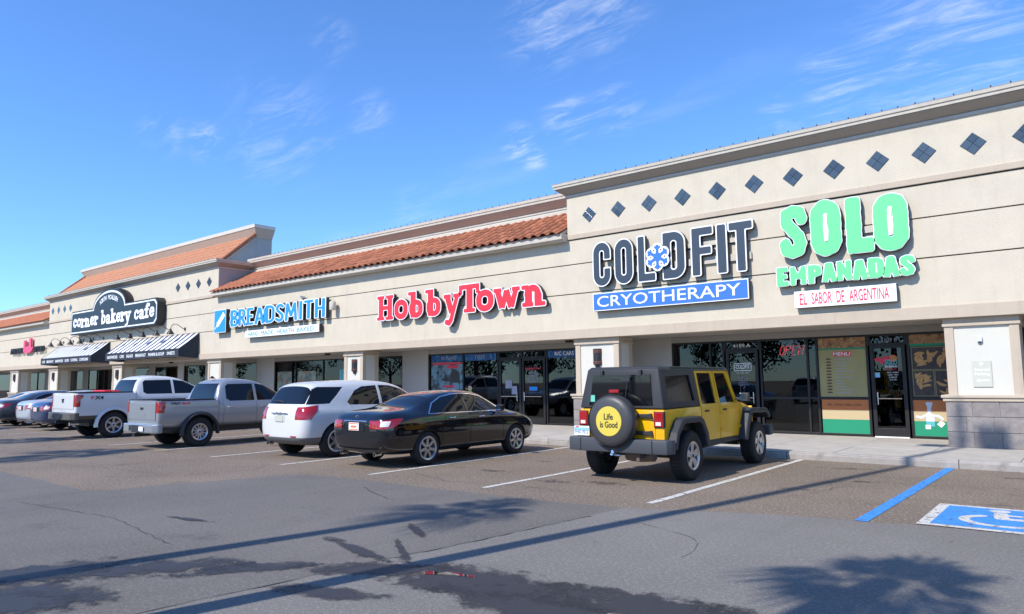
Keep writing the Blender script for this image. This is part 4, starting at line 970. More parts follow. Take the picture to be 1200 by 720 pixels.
def gooseneck():
    G = empty('gooseneck_lamp', (0, WY, 4.45)); mb = MB().lathe([(0, -.02), (.09, -.02), (.09, 0), (0, 0)], 12, 'y'); mb.build('mount', BLACKM, G, smooth=40)
    pts = [(0, 0, 0), (0, -.12, .02), (0, -.28, .13), (0, -.42, .22), (0, -.58, .22), (0, -.70, .12), (0, -.74, -.02)]
    MB().tube(pts, .017, 6).build('arm', BLACKM, G, smooth=60)
    MB().lathe([(.0, .0), (.05, .0), (.06, -.08), (.13, -.16), (.19, -.27), (.185, -.27), (.12, -.16), (.04, -.08), (.0, -.07)], 16, o=(0, -.74, -.02), cap=False).build('lamp_shade', BLACKM, G, smooth=50)
    return G
gl = gooseneck(); first = True
for grp, xs_, side_ in (('bakery lamps above the right striped awning', (-41.9, -40.35, -38.8, -37.2, -35.7), 'right'), ('bakery lamps above the left striped awning', (-51.8, -50.2, -48.6, -47.1, -45.6), 'left')):
    for k, xx in enumerate(xs_):
        g = gl if first else copy_tree(gl); first = False; g.location.x = xx
        tag(g, '%s black gooseneck lamp over the %s striped awning' % (('leftmost', 'second from left', 'middle', 'second from right', 'rightmost')[k], side_), 'lamp', 'gooseneck lamps over the striped awnings')
# pillar lamps
COPPER = mat('copper_band', (.30, .11, .08), .4, metal=.5)
def pillar_lamp(x):
    P = empty('pillar_lamp', (x, 17.75, 2.02))
    MB().lathe([(0, .04), (.10, .04), (.135, .07), (.135, .52), (0, .52)], 16, a0=pi, a1=2*pi, cap=False).build('shade', BLACKM, P, smooth=40)
    for z in (.09, .13, .41, .46): MB().lathe([(.137, z), (.143, z), (.143, z+.022), (.137, z+.022)], 16, a0=pi, a1=2*pi, cap=False).build('band', COPPER, P)
    MB().box(-.05, .05, -.06, 0, -.04, .035).build('back_plate', BLACKM, P); return P
PL = None
for x, lb in ((-11.22, 'between the hobby shop and the yellow off-roader'), (-22.30, 'between the bread shop and the hobby shop'), (-43.75, 'under the gap between the two striped awnings'), (-53.6, 'below the left end of the left striped awning'), (-61.2, 'at the far left of the storefronts')):
    if PL is None: PL = pillar_lamp(x); q = PL
    else: q = copy_tree(PL); q.location.x = x
    tag(q, 'dark copper-banded half-round lamp on the pillar '+lb, 'wall lamp', 'round lamps on the pillars')

# ---- small things on the right pillar and the wall
SIGNG = mat('sign_greenish_grey', (.50, .50, .42), .6)
K = empty('parking_notice', (-1.84, 17.74, 1.40), label='pale grey-green notice plate reading Reserved Parking on the right pillar', cat='notice'); 
MB().box(-.17, .17, -.012, .0, 0, .54).build('plate', SIGNG, K, bevel=.004)
for s_, z0, z1, hw in (('P', .43, .50, .03), ('Reserved', .33, .39, .125), ('Parking', .22, .30, .13)):
    obj('notice_text', fit_text(s_, -hw, hw, z0, z1, -.014, ext=.002, off=.006), WHITES, K)
MB().prism([(-.12, .13), (-.05, .17), (-.05, .142), (.12, .142), (.12, .118), (-.05, .118), (-.05, .09)], -.017, -.012, 'y').build('arrow', WHITES, K)
K = empty('wall_sensor_box', (-1.84, 17.75, 2.34), label='small white sensor box high on the right pillar', cat='sensor box')
MB().box(-.045, .045, -.07, .0, 0, .11).build('housing', mat('box_bluish_white', (.6, .66, .75), .4), K, bevel=.01); MB().box(-.02, .02, -.05, -.01, -.03, 0).build('foot', PLASTIC, K)
K = empty('wall_camera', (-23.3, WY, 4.62), label='cream cylindrical camera housing on the wall right of the BREADSMITH letters', cat='camera')
MB().lathe([(0, 0), (.12, 0), (.13, .03), (.13, .30), (.10, .34), (0, .34)], 16, o=(0, -.22, -.10)).build('housing', LIP, K, smooth=40); MB().box(-.04, .04, -.2, 0, .05, .11).build('bracket', LIP, K)
# pigeon on the letters
GREYB = mat('pigeon_grey', (.16, .17, .20), .8, var=.2, vscale=30)
K = empty('pigeon', (-25.35, 17.45, 5.07), label='grey pigeon standing on top of the BREADSMITH letters', cat='bird')
mb = MB(); ring = []
for (x, z, r_) in ((-.21, .165, .006), (-.19, .17, .028), (-.16, .175, .04), (-.125, .155, .036), (-.09, .125, .055), (-.03, .11, .075), (.04, .10, .072), (.10, .095, .048), (.16, .085, .026), (.26, .07, .015)): ring.append((x, 0, z, r_))
v = []; 
for x, y, z, r_ in ring: v += [(x, r_*.85*cos(2*pi*k/10), z+r_*sin(2*pi*k/10)) for k in range(10)]
mb.add(v, [(i*10+k, (i+1)*10+k, (i+1)*10+(k+1) % 10, i*10+(k+1) % 10) for i in range(len(ring)-1) for k in range(10)]+[tuple(range(10)), tuple(range(90, 100))[::-1]]).build('body', GREYB, K, smooth=80)
MB().tube([(-.01, .02, .06), (-.01, .02, 0)], .006, 5).build('leg', REDTXT, K); MB().tube([(-.01, -.02, .06), (-.01, -.02, 0)], .006, 5).build('leg', REDTXT, K)

# ================================================================== VEHICLES
def loft(stations, lvl=2, crease=()):
    """stations: (y, zb, w, zbelt, wbelt, ztop, wtop[, crown]); half sections mirrored, closed at both ends"""
    v = []; R_ = 9; ring = []
    for st in stations:
        y, zb, w, zt, wb, zr, wr = st[:7]; cr = st[7] if len(st) > 7 else .02
        flat = zr-zt < .16
        h = [(0, zb), (w-.14, zb), (w-.03, zb+min(.12, (zt-zb)*.3)), (w, zb+(zt-zb)*.55), (w-.012, zt-(zt-zb)*.12), (wb, zt),
             (wr+(.02 if not flat else .0), zr-(.05 if not flat else .015)), (wr*.72, zr), (0, zr+cr)]
        idx = []
        for x, z in h: idx.append(len(v)); v.append((x, y, z))
        lidx = [idx[0]]
        for x, z in h[1:-1]: lidx.append(len(v)); v.append((-x, y, z))
        lidx.append(idx[-1]); ring.append((idx, lidx))
    fs = []
    for (a, al), (b, bl) in zip(ring, ring[1:]):
        for k in range(R_-1):
            fs.append((a[k], b[k], b[k+1], a[k+1])); fs.append((al[k], al[k+1], bl[k+1], bl[k]))
    for (a, al), fl in ((ring[0], 0), (ring[-1], 1)):
        for k in range(R_-1):
            q = [a[k], a[k+1], al[k+1], al[k]]; q = list(dict.fromkeys(q)); fs.append(tuple(q if not fl else q[::-1]))
    me = bpy.data.meshes.new('loft'); me.from_pydata(v, [], fs); me.update()
    bm = bmesh.new(); bm.from_mesh(me); bmesh.ops.recalc_face_normals(bm, faces=bm.faces)
    if crease:
        cl_ = bm.edges.layers.float.get('crease_edge') or bm.edges.layers.float.new('crease_edge'); bm.verts.ensure_lookup_table()
        rows = {}
        for i, (a, al) in enumerate(ring):
            for k in range(R_): rows[a[k]] = (i, k); rows[al[k]] = (i, k)
        for e in bm.edges:
            (i, k), (j, q) = rows[e.verts[0].index], rows[e.verts[1].index]
            for typ, idx_, val in crease:
                if typ == 'row' and k == q == idx_ and i != j: e[cl_] = max(e[cl_], val)
                if typ == 'st' and i == j == (idx_ % len(stations)): e[cl_] = max(e[cl_], val)
    bm.to_mesh(me); bm.free()
    def fn(o):
        m = o.modifiers.new('s', 'SUBSURF'); m.levels = lvl; m.render_levels = lvl
    return evaluate(me, fn)
def inflate(me, d):
    m = me.copy(); n = np.empty(len(m.vertices)*3, 'f'); m.vertices.foreach_get('normal', n) if False else None
    co = np.empty(len(m.vertices)*3, 'f'); m.vertices.foreach_get('co', co); nr = np.array([v.normal for v in m.vertices], 'f').ravel()
    m.vertices.foreach_set('co', co+nr*d); m.update(); return m
def cut(me, mb): return boolean(me, mb.mesh(), 'DIFFERENCE')
def keep(me, mb): return boolean(me, mb.mesh(), 'INTERSECT')
def both(mb, poly, a0, a1):                                       # side-view prism on both flanks
    mb.prism(poly, a0, a1, 'x'); mb.prism(poly, -a1, -a0, 'x'); return mb
def cyl(mb, y, z, r, x0, x1, n=28):
    P = [(y+r*cos(2*pi*i/n), z+r*sin(2*pi*i/n)) for i in range(n)]; mb.prism(P, x0, x1, 'x'); mb.prism(P, -x1, -x0, 'x'); return mb
def shrink(poly, d):
    c = (sum(p[0] for p in poly)/len(poly), sum(p[1] for p in poly)/len(poly)); o = []
    for p in poly:
        l = math.dist(p, c); o.append((c[0]+(p[0]-c[0])*(l+d)/l, c[1]+(p[1]-c[1])*(l+d)/l))
    return o
def seam(mb, pts, w=.009, x0=.3, x1=1.3):
    for a, b in zip(pts, pts[1:]):
        dx, dy = b[0]-a[0], b[1]-a[1]; l = math.hypot(dx, dy); ux, uy = dx/l, dy/l; px_, py_ = -uy*w/2, ux*w/2
        mb_ = MB(); both(mb_, [(a[0]+px_, a[1]+py_), (b[0]+px_, b[1]+py_), (b[0]-px_, b[1]-py_), (a[0]-px_, a[1]-py_)], x0, x1); mb.append(mb_)

def wheel(parent, x, y, r, w, rim_r, spokes, style='five', hub=None):
    """x is the outer face (signed); tyre with rim, spokes, hub cap"""
    s = 1 if x > 0 else -1; Wn = empty('wheel', (x, y, r), parent=parent); o = (0, 0, 0)
    pr = [(rim_r-.01, -.02), (rim_r+.012, 0), (rim_r+.03, .004), (r-.035, .002), (r-.012, -.018), (r-.001, -.045), (r, -.06), (r, -w+.06), (r-.012, -w+.018), (r-.035, -w), (rim_r, -w), (rim_r-.01, -w+.02), (rim_r-.01, -.02)]
    mb = MB().lathe([(a, b*s) for a, b in pr], 36, 'x', cap=False)
    me = mb.mesh(); bm = bmesh.new(); bm.from_mesh(me); bmesh.ops.recalc_face_normals(bm, faces=bm.faces); bm.to_mesh(me); bm.free(); obj('tyre', me, RUBBER, Wn, 40)
    tr = MB(); n = 44
    for i in range(n):                                             # tread lugs
        a = 2*pi*i/n; ca, sa = cos(a), sin(a); q = []
        for dx in (-.03, -w+.03):
            for rr in (r-.01, r+(.007 if w > .24 else .0015)):
                for da in (-.038, .038): q.append((dx*s, rr*cos(a+da), rr*sin(a+da)))
        tr.add(q, [(0, 1, 3, 2), (4, 6, 7, 5), (0, 4, 5, 1), (2, 3, 7, 6), (0, 2, 6, 4), (1, 5, 7, 3)])
    tr.build('tread', RUBBER, Wn, kind='stuff')
    rim = MB(); rim.lathe([(rim_r-.008, -w*.9*s), (rim_r-.008, -.01*s), (rim_r+.010, .004*s), (rim_r+.004, .008*s), (rim_r-.028, -.006*s), (rim_r-.04, -.05*s), (rim_r-.045, -w*.85*s)], 36, 'x', cap=False)
    rim_o = rim.build('rim', ALLOY, Wn, smooth=40)
    MB().lathe([(0, -.075*s), (rim_r-.03, -.075*s), (rim_r-.03, -.085*s), (0, -.085*s)], 24, 'x', cap=False).build('brake_disc', ALLOYD, Wn)
    mb = MB(); dark = MB()
    for i in range(spokes):
        a0 = 2*pi*i/spokes+pi/2
        def P(rad, off, d): return (d*s, rad*cos(a0)-off*sin(a0), rad*sin(a0)+off*cos(a0))
        tgt = mb
        if style == 'split':
            arms = ((-.26, .26),) 
            for sg in (-1, 1):
                w0, w1 = .022, .016; q = []
                for rad, off, hw, d in ((.05, sg*.012, w0, -.020), (rim_r-.02, sg*.050*rim_r/.22, w1, -.008)):
                    q += [P(rad, off-hw, d), P(rad, off+hw, d), P(rad, off+hw, d-.03), P(rad, off-hw, d-.03)]
                mb.add(q, [(0, 1, 2, 3), (4, 7, 6, 5), (0, 4, 5, 1), (1, 5, 6, 2), (2, 6, 7, 3), (3, 7, 4, 0)])
        else:
            w0, w1 = {'five': (.045, .055), 'seven': (.030, .026), 'six': (.036, .030), 'fat': (.040, .062)}[style]; q = []
            for rad, hw, d in ((.03, w0, -.022), (rim_r-.018, w1, -.008)):
                q += [P(rad, -hw, d), P(rad, hw, d), P(rad, hw*.9, d-.035), P(rad, -hw*.9, d-.035)]
            mb.add(q, [(0, 1, 2, 3), (4, 7, 6, 5), (0, 4, 5, 1), (1, 5, 6, 2), (2, 6, 7, 3), (3, 7, 4, 0)])
    mb.lathe([(0, -.004*s), (.035, -.006*s), (.06, -.016*s), (.062, -.05*s), (0, -.05*s)], 20, 'x', cap=False)
    me = mb.mesh(); bm = bmesh.new(); bm.from_mesh(me); bmesh.ops.recalc_face_normals(bm, faces=bm.faces); bm.to_mesh(me); bm.free()
    obj('spokes', me, ALLOY, Wn, 35)
    MB().lathe([(0, .002*s), (.026, .001*s), (.028, -.006*s)], 14, 'x', cap=False).build('hub_cap', ALLOYD if hub is None else hub, Wn)
    if style == 'seven' or style == 'five':
        bl = MB()
        for i in range(5):
            a = 2*pi*i/5+.3; bl.lathe([(0, -.010*s), (.008, -.010*s), (.008, -.02*s)], 6, 'x', o=(0, .045*cos(a), .045*sin(a)), cap=False)
        bl.build('lug_nuts', ALLOYD, Wn, kind='stuff')
    return Wn

def make_car(name, label, cat, paintm, st, crease, arches, arch_r, wins, tops, seams, w, wheelspec, base_cut=None, lvl=2, group=None, trim=None, cladding=None, lamps=(), deckcut=None):
    """generic vehicle: loft minus openings over a dark core, panes and lenses cut from the same skin"""
    Tt = empty(name, (0, 0, 0), label=label, cat=cat, group=group)
    L0 = loft(st, lvl, crease)
    arch = MB()
    for y, z in arches: cyl(arch, y, z, arch_r, w-.34, w+.3)
    arch_in = MB()
    for y, z in arches: cyl(arch_in, y, z, arch_r-.02, w-.33, w+.3)
    body = cut(L0, arch); core = cut(inflate(L0, -.016), arch_in)
    if deckcut:
        body = cut(body, deckcut(0)); core = cut(core, deckcut(.012))
    for poly in wins: body = cut(body, both(MB(), poly, .25, 1.4))
    for k_, (kind, poly, a, b) in enumerate(tops):
        body = cut(body, MB().prism(poly, a, b, kind))
    sl = []
    for pts in seams: seam(sl, pts)
    for mb in sl: body = cut(body, mb)
    obj('body', body, paintm, Tt, 32); obj('inner_shell', core, BLACKCORE, Tt, 40)
    G1_ = inflate(L0, -.007)
    for i, poly in enumerate(wins):
        for s in (1, -1):
            g = keep(G1_, MB().prism(poly, *((.25, 1.4) if s > 0 else (-1.4, -.25)), 'x'))
            if len(g.polygons): obj('side_window', g, TINT, Tt, 40)
    for kind, poly, a, b in tops:
        nm = 'windshield' if (kind == 'z' and sum(p[1] for p in poly)/len(poly) > 2.4) else ('rear_window' if kind in 'zy' else 'sunroof')
        g = keep(G1_, MB().prism(poly, a, b, kind))
        if len(g.polygons): obj(nm, g, TINT, Tt, 40)
    if trim:
        tm, outer, inner = trim; ring = keep(inflate(L0, .004), both(MB(), outer, .25, 1.4))
        for q in inner: ring = cut(ring, both(MB(), q, .2, 1.5))
        ring = cut(ring, MB().box(-.45, .45, -1, 7, 0, 3)); obj('window_trim', ring, tm, Tt, 40)
    if cladding:
        for nm, cm, d, mb in cladding:
            g = cut(keep(inflate(L0, d), mb), arch)
            obj(nm, g, cm, Tt, 32)
    for nm, lm, d, mb in lamps:
        for s in (1, -1):
            g = keep(keep(inflate(L0, d), mb), MB().box(*((0.01, 2) if s > 0 else (-2, -.01)), -1, 8, -1, 4))
            if len(g.polygons): obj(nm, g, lm, Tt, 32)
    r, tw, rr, sp_, sty = wheelspec
    for y, z in arches:
        for s in (1, -1): wheel(Tt, s*(w-.02), y, r, tw, rr, sp_, sty)
    MB().box(-w+.25, w-.25, arches[0][0]-.05, arches[0][0]+.05, r-.06, r+.06).box(-w+.3, w-.3, .5, arches[1][0], r-.02, r+.12).build('chassis', BLACKM, Tt)
    return Tt, L0
def mirror_part(Tt, xs_, y, z, m, cap=None):
    for s in (1, -1):
        q = MB(); v = []
        q.prism([(-.03, 0), (.07, .01), (.09, .09), (.05, .14), (-.03, .13)], 0, .17, 'x'); o = q.build('side_mirror', m, Tt, bevel=.02); o.location = (s*xs_-(0 if s > 0 else .17), y, z)
        MB().box(.02, .15, -.034, -.030, .02, .115).build('mirror_glass', CHROME, o)
        if cap: pass
def handle_part(Tt, x, y, z, m=CHROME, ln=.15):
    for s in (1, -1):
        o = MB().tube([(s*x, y, z), (s*(x+.035), y+.02, z+.003), (s*(x+.04), y+ln/2, z+.005), (s*(x+.035), y+ln-.02, z+.003), (s*x, y+ln, z)], .013, 7).build('door_handle', m, Tt, smooth=60)
def plate_part(Tt, x, y, z, face, w=.30, h=.15, tilt=0., deco=None):
    o = MB().box(-w/2, w/2, -.008, .004, 0, h).build('licence_plate', face, Tt, bevel=.003); o.location = (x, y, z); o.rotation_euler.x = tilt
    if deco:
        for m_, a in deco: MB().box(a[0]*w, a[1]*w, -.0105, -.008, a[2]*h, a[3]*h).build('plate_print', m_, o)
    return o
PLTXT = mat('plate_text_blue', (.06, .10, .25), .5); PLSKY = mat('plate_sky', (.25, .55, .80), .5); PLOR = mat('plate_orange', (.85, .22, .10), .5)
AMBERW = mat('lens_white', (.75, .70, .70), .12, coat=1.)

# ---------------------------------------------------------------- black sedan
SED = [(0, .44, .58, .80, .50, .86, .42), (.05, .32, .76, .92, .68, .99, .60), (.22, .25, .865, .97, .79, 1.07, .70), (.62, .22, .905, .985, .83, 1.10, .70), (.95, .22, .905, .985, .835, 1.13, .66),
       (1.30, .22, .905, .98, .84, 1.315, .585), (1.75, .22, .905, .98, .84, 1.425, .57), (2.4, .22, .905, .97, .84, 1.46, .575), (2.95, .22, .905, .965, .84, 1.425, .575), (3.30, .22, .905, .955, .84, 1.24, .60),
       (3.66, .22, .905, .945, .83, 1.03, .70, .03), (4.1, .22, .90, .91, .80, .965, .68, .03), (4.5, .24, .86, .82, .74, .88, .60, .02), (4.76, .30, .72, .68, .62, .74, .5, .01), (4.85, .36, .50, .58, .44, .63, .36, .01)]
sw = [(1.20, 1.01), (1.42, 1.20), (1.72, 1.315), (2.08, 1.365), (2.30, 1.372), (2.30, 1.01)]
sw2 = [(2.36, 1.01), (2.36, 1.372), (2.62, 1.365), (2.92, 1.31), (3.20, 1.17), (3.42, 1.005)]
swo = [(1.165, .998), (1.40, 1.212), (1.71, 1.333), (2.08, 1.39), (2.36, 1.397), (2.62, 1.388), (2.95, 1.33), (3.26, 1.17), (3.50, .988)]
def sedan(name, label, pm, group=None, lamp='wrap', trimm=CHROME):
    lens = MB()
    Pl = [(-.1, .755), (-.1, .90), (.10, .915), (.34, .945), (.48, .945), (.30, .80), (.12, .755)]
    lens.prism(Pl, .42, 1.2, 'x').prism(Pl, -1.2, -.42, 'x')
    T_, L_ = make_car(name, label, 'car', pm, SED, (('row', 5, .35),), ((1.10, .33), (3.875, .33)), .375, [sw, sw2],
        [('z', [(-.56, .80), (.56, .80), (.50, 1.42), (-.50, 1.42)], 1.0, 1.7), ('z', [(-.52, 3.02), (.52, 3.02), (.62, 3.60), (-.62, 3.60)], 1.0, 1.7)],
        [[(1.62, .94), (1.50, .72), (1.50, .34)], [(2.33, 1.0), (2.34, .34)], [(3.36, .98), (3.44, .34)]],
        .905, (.335, .215, .225, 7, 'seven'), trim=(trimm, swo, (sw[:-1]+sw2[1:],)), lamps=[('tail_light', REDL, .006, lens)])
    for s in (1, -1):
        q = keep(inflate(L_, .009), MB().prism([(-.1, .79), (-.1, .885), (.12, .90), (.20, .90), (.14, .80)], *((.68, 1.1) if s > 0 else (-1.1, -.68)), 'x')); obj('reverse_light', q, AMBERW, T_, 30)
    handle_part(T_, .885, 1.72, .90); handle_part(T_, .885, 2.62, .89)
    mirror_part(T_, .86, 3.22, .98, pm)
    MB().tube([(-.34, .005, .895), (-.2, -.022, .90), (.2, -.022, .90), (.34, .005, .895)], .014, 6).build('chrome_strip', CHROME, T_)
    MB().box(-.26, .26, -.006, .05, .70, .87).build('plate_recess', BLACKCORE, T_, bevel=.01)
    for x in (-.5, .5): MB().lathe([(.03, 0), (.038, 0), (.038, .15), (.03, .15), (.03, 0)], 12, 'y', o=(x, .06, .27), cap=False).build('exhaust', CHROME, T_, smooth=50)
    b = MB().box(-.72, .72, -.004, .04, .33, .345).build('bumper_crease', BLACKCORE, T_)
    return T_, L_
car, _ = sedan('parked_car', 'black sedan with chrome window trim parked beside the hobby shop entrance', BLACKP, 'cars parked along the kerb')
plate_part(car, -.02, -.016, .715, WHITES, .30, .15, 0, [(PLOR, (-.46, .46, .06, .20)), (PLOR, (-.46, .46, .80, .94)), (PLOR, (-.3, .3, .35, .65))])
em = MB().lathe([(.032, 0), (.042, -.004), (.042, .01), (.032, .01), (.032, 0)], 20, 'y', o=(0, .045, .965), cap=False).box(-.012, .022, .04, .05, .955, .962).box(-.014, -.006, .04, .05, .955, .985).build('trunk_emblem', CHROME, car)
for x, s_ in ((-.52, 'ES 350'), (.52, 'LEXUS')):
    obj('trunk_lettering', fit_text(s_, x-.09, x+.09, .715, .745, .008, ext=.004), CHROME, car)
car.location = (-11.22, 8.95, 0)
SEDAN0 = car
def recolor(src, loc, swap, **k):
    c = copy_tree(src, None, swap); c.location = loc; tag(c, **k); return c
recolor(SEDAN0, (-30.45, 9.55, 0), {'paint_black': NAVY}, label='navy blue sedan parked left of the white pickup', cat='car', group='cars parked along the kerb')
recolor(SEDAN0, (-33.10, 9.85, 0), {'paint_black': SILVERB}, label='pale silver sedan squeezed between the navy sedan and the dark grey car', cat='car', group='cars parked along the kerb')
recolor(SEDAN0, (-35.70, 9.6, 0), {'paint_black': GREYD}, label='dark grey sedan at the left edge next to the silver one', cat='car', group='cars parked along the kerb')
recolor(SEDAN0, (-38.4, 10.0, 0), {'paint_black': WHITEC}, label='white sedan farthest left of the row, mostly hidden', cat='car', group='cars parked along the kerb')

# ---------------------------------------------------------------- white crossover
SUV = [(0, .46, .62, .80, .56, .90, .50), (.05, .36, .80, 1.02, .72, 1.10, .62), (.16, .32, .885, 1.10, .79, 1.20, .68), (.30, .28, .915, 1.12, .82, 1.56, .63), (.50, .26, .92, 1.12, .83, 1.65, .62),
       (.95, .25, .92, 1.10, .835, 1.67, .63), (1.7, .25, .92, 1.08, .84, 1.70, .64), (2.5, .25, .92, 1.06, .84, 1.685, .63), (3.0, .25, .92, 1.045, .84, 1.58, .63), (3.35, .25, .92, 1.03, .83, 1.37, .64),
       (3.72, .25, .915, 1.01, .81, 1.12, .68, .03), (4.2, .28, .90, .96, .79, 1.05, .66, .03), (4.55, .32, .84, .84, .72, .93, .56), (4.72, .38, .66, .70, .58, .76, .46), (4.78, .42, .5, .62, .42, .66, .34)]
qw = [(.17, 1.17), (.38, 1.50), (.52, 1.55), (1.20, 1.545), (.98, 1.36), (.74, 1.18)]
dw1 = [(1.28, 1.14), (1.22, 1.20), (1.50, 1.46), (1.74, 1.55), (2.18, 1.575), (2.18, 1.12)]
dw2 = [(2.25, 1.12), (2.25, 1.577), (2.60, 1.565), (2.98, 1.48), (3.28, 1.30), (3.52, 1.08)]
lens = MB(); Pl = [(-.1, .92), (-.1, 1.10), (.20, 1.13), (.42, 1.16), (.36, 1.02), (.20, .86), (-.1, .84)]
lens.prism(Pl, .56, 1.2, 'x').prism(Pl, -1.2, -.56, 'x')
clad = MB().box(-1.2, 1.2, -.5, 6, .2, .46)
car, L_ = make_car('parked_suv', 'white crossover with dark rear glass parked left of the black sedan', 'suv', WHITEC, SUV, (('row', 5, .3),), ((.88, .36), (3.737, .36)), .42, [qw, dw1, dw2],
    [('z', [(-.74, -.06), (.74, -.06), (.66, .36), (-.66, .36)], 1.18, 1.9), ('z', [(-.56, 3.06), (.56, 3.06), (.64, 3.62), (-.64, 3.62)], 1.05, 1.9)],
    [[(1.30, 1.12), (1.42, .90), (1.42, .45)], [(2.215, 1.1), (2.22, .42)], [(3.44, 1.05), (3.46, .42)]], .92, (.362, .225, .24, 6, 'six'), group='cars parked along the kerb',
    cladding=[('lower_cladding', mat('cladding_grey', (.12, .12, .125), .5), .004, clad)], lamps=[('tail_light', REDL, .008, lens)])
MB().box(-.30, .30, -.02, .05, .97, .995).build('chrome_strip', CHROME, car, bevel=.006)
MB().prism([(-.07, 0), (.07, 0), (.09, .05), (.05, .05), (.03, .02), (-.03, .02), (-.05, .05), (-.09, .05)], -.03, -.02, 'y').build('emblem', CHROME, car).location = (0, .0, .965)
MB().box(-.2, .2, -.005, .05, .80, .95).build('plate_recess', CLEARL, car, bevel=.01)
plate_part(car, 0, -.008, .80, SIGNG, .29, .14)
for s in (1, -1):
    MB().box(s*.50-.09, s*.50+.09, .0, .06, .47, .50).build('rear_reflector', REDL, car, bevel=.005)
MB().tube([(.0, .10, 1.22), (-.18, .10, 1.26), (-.42, .12, 1.25)], .012, 6).build('rear_wiper', BLACKM, car)
MB().lathe([(.03, 0), (.037, 0), (.037, .15)], 12, 'y', o=(-.55, .06, .30), cap=False).build('exhaust', CHROME, car)
handle_part(car, .90, 1.62, 1.00, WHITEC); handle_part(car, .90, 2.42, .98, WHITEC); mirror_part(car, .88, 3.28, 1.06, WHITEC)
car.location = (-14.10, 9.15, 0)

# ---------------------------------------------------------------- pickups
def pickup(name, label, pm, Lw, W_, H_, bed, cab1, cowl, hubs, zb, belt, hood, r, wheelspec, lens_poly, flare, bumper_m, win_m=TINT, wd=.0, bedtop=None):
    w = W_/2; bt = bedtop or belt+.02; wt = w*.70
    st = [(0, zb+.05, w-.05, bt-.03, w-.07, bt, w-.10, .0), (.05, zb+.02, w-.015, bt-.02, w-.04, bt, w-.09, 0), (.30, zb, w, bt-.02, w-.035, bt, w-.09, 0), (bed-.08, zb, w, bt-.02, w-.035, bt, w-.09, 0), (bed-.02, zb, w, bt-.02, w-.035, bt+.005, w-.09, .01),
          (bed+.02, zb, w, belt, w-.05, bt+.16, wt+.10), (bed+.12, zb, w, belt, w-.05, H_-.06, wt), (bed+.45, zb, w, belt, w-.05, H_, wt), ((bed+cab1)/2, zb, w, belt, w-.05, H_+.01, wt+.005), (cab1-.25, zb, w, belt, w-.05, H_-.03, wt), (cab1+.05, zb, w, belt-.005, w-.05, H_-.12, wt),
          (cowl-.20, zb, w, belt-.02, w-.06, hood+.16, wt+.07), (cowl, zb, w, belt-.04, w-.07, hood+.03, w*.76, .03), (cowl+.5, zb, w, belt-.09, w-.08, hood, w*.76, .03), (Lw-.35, zb+.03, w-.01, belt-.14, w-.09, hood-.04, w*.74, .02),
          (Lw-.08, zb+.05, w-.06, belt-.26, w-.12, hood-.12, w*.7, .01), (Lw, zb+.1, w-.16, belt-.34, w-.2, hood-.2, w*.6, 0)]
    cr = (('row', 5, .55), ('row', 6, .35), ('st', 0, .7), ('st', 1, .5), ('st', 4, .6), ('st', 5, .5), ('row', 2, .3), ('row', 1, .3))
    y0, y1 = bed+.24, cab1+.10; zt = H_-.15; zl = belt+.05; ym = (bed+.24+cab1+.55)/2+.02
    w1 = [(y0, zl+.06), (y0+.02, zt-.06), (y0+.10, zt), (ym-.04, zt+.01), (ym-.04, zl), (y0+.10, zl)]
    w2 = [(ym+.04, zl), (ym+.04, zt+.01), (cab1+.02, zt-.03), (cab1+.22, zt-.12), (cowl-.16, zl+.02), (cowl-.2, zl)]
    def dk(d): return MB().box(-w+.17-d, w-.17+d, .10-d, bed-.14+d, zb+.35-d, bt+.2)
    lens = MB(); 
    for s in (1, -1): lens.prism(lens_poly, *((w-.16, w+.1) if s > 0 else (-w-.1, -w+.16)), 'x')
    T_, L_ = make_car(name, label, 'pickup truck', pm, st, cr, ((hubs[0], r), (hubs[1], r)), r+.085, [w1, w2],
        [('z', [(-wt+.14, cab1+.02), (wt-.14, cab1+.02), (w*.68, cowl-.10), (-w*.68, cowl-.10)], hood+.08, H_+.3),
         ('y', [(-wt-.02, belt+.10), (wt+.02, belt+.10), (wt-.06, H_-.13), (-wt+.06, H_-.13)], bed-.05, bed+.19)],
        [[(y0-.10, bt-.02), (y0-.10, zb+.05)], [(ym, zl), (ym, zb+.04)], [(cowl-.26, zl), (cowl-.20, zb+.04)], [(bed-.01, bt+.05), (bed-.01, zb-.02)]], w, wheelspec, lvl=2,
        lamps=[('tail_light', REDL, .007, lens)], deckcut=dk, group='cars parked along the kerb')
    # black rail caps, tailgate, bumper
    for s in (1, -1): MB().box(min(s*(w-.05), s*(w-.17)), max(s*(w-.05), s*(w-.17)), .06, bed-.08, bt-.012, bt+.022).build('bed_rail', PLASTIC, T_, bevel=.008)
    MB().box(-w+.14, w-.14, .0, .12, bt-.01, bt+.018).build('tailgate_cap', PLASTIC, T_, bevel=.006)
    MB().box(-w+.19, w-.19, -.012, .03, bt-.50, bt-.06).build('tailgate_panel', pm, T_, bevel=.012)
    MB().box(-.09, .09, -.020, -.012, bt-.24, bt-.18).build('tailgate_handle', PLASTIC, T_, bevel=.004)
    for sx_ in (-w+.175, w-.19): MB().box(sx_, sx_+.012, -.006, .03, bt-.52, bt-.02).build('tailgate_gap', BLACKCORE, T_)
    mb = MB(); v = []
    bz0, bz1 = bt-.83, bt-.60
    pl = [(-w+.02, .12), (-w+.02, -.0), (-w+.14, -.12), (-.35, -.15), (.35, -.15), (w-.14, -.12), (w-.02, 0), (w-.02, .12)]
    o = MB().prism(pl, bz0, bz1, 'z').build('rear_bumper', bumper_m, T_, bevel=.03)
    MB().box(-.24, .24, -.165, -.10, bz0+.02, bz1-.03).build('bumper_step', PLASTIC, o, bevel=.01)
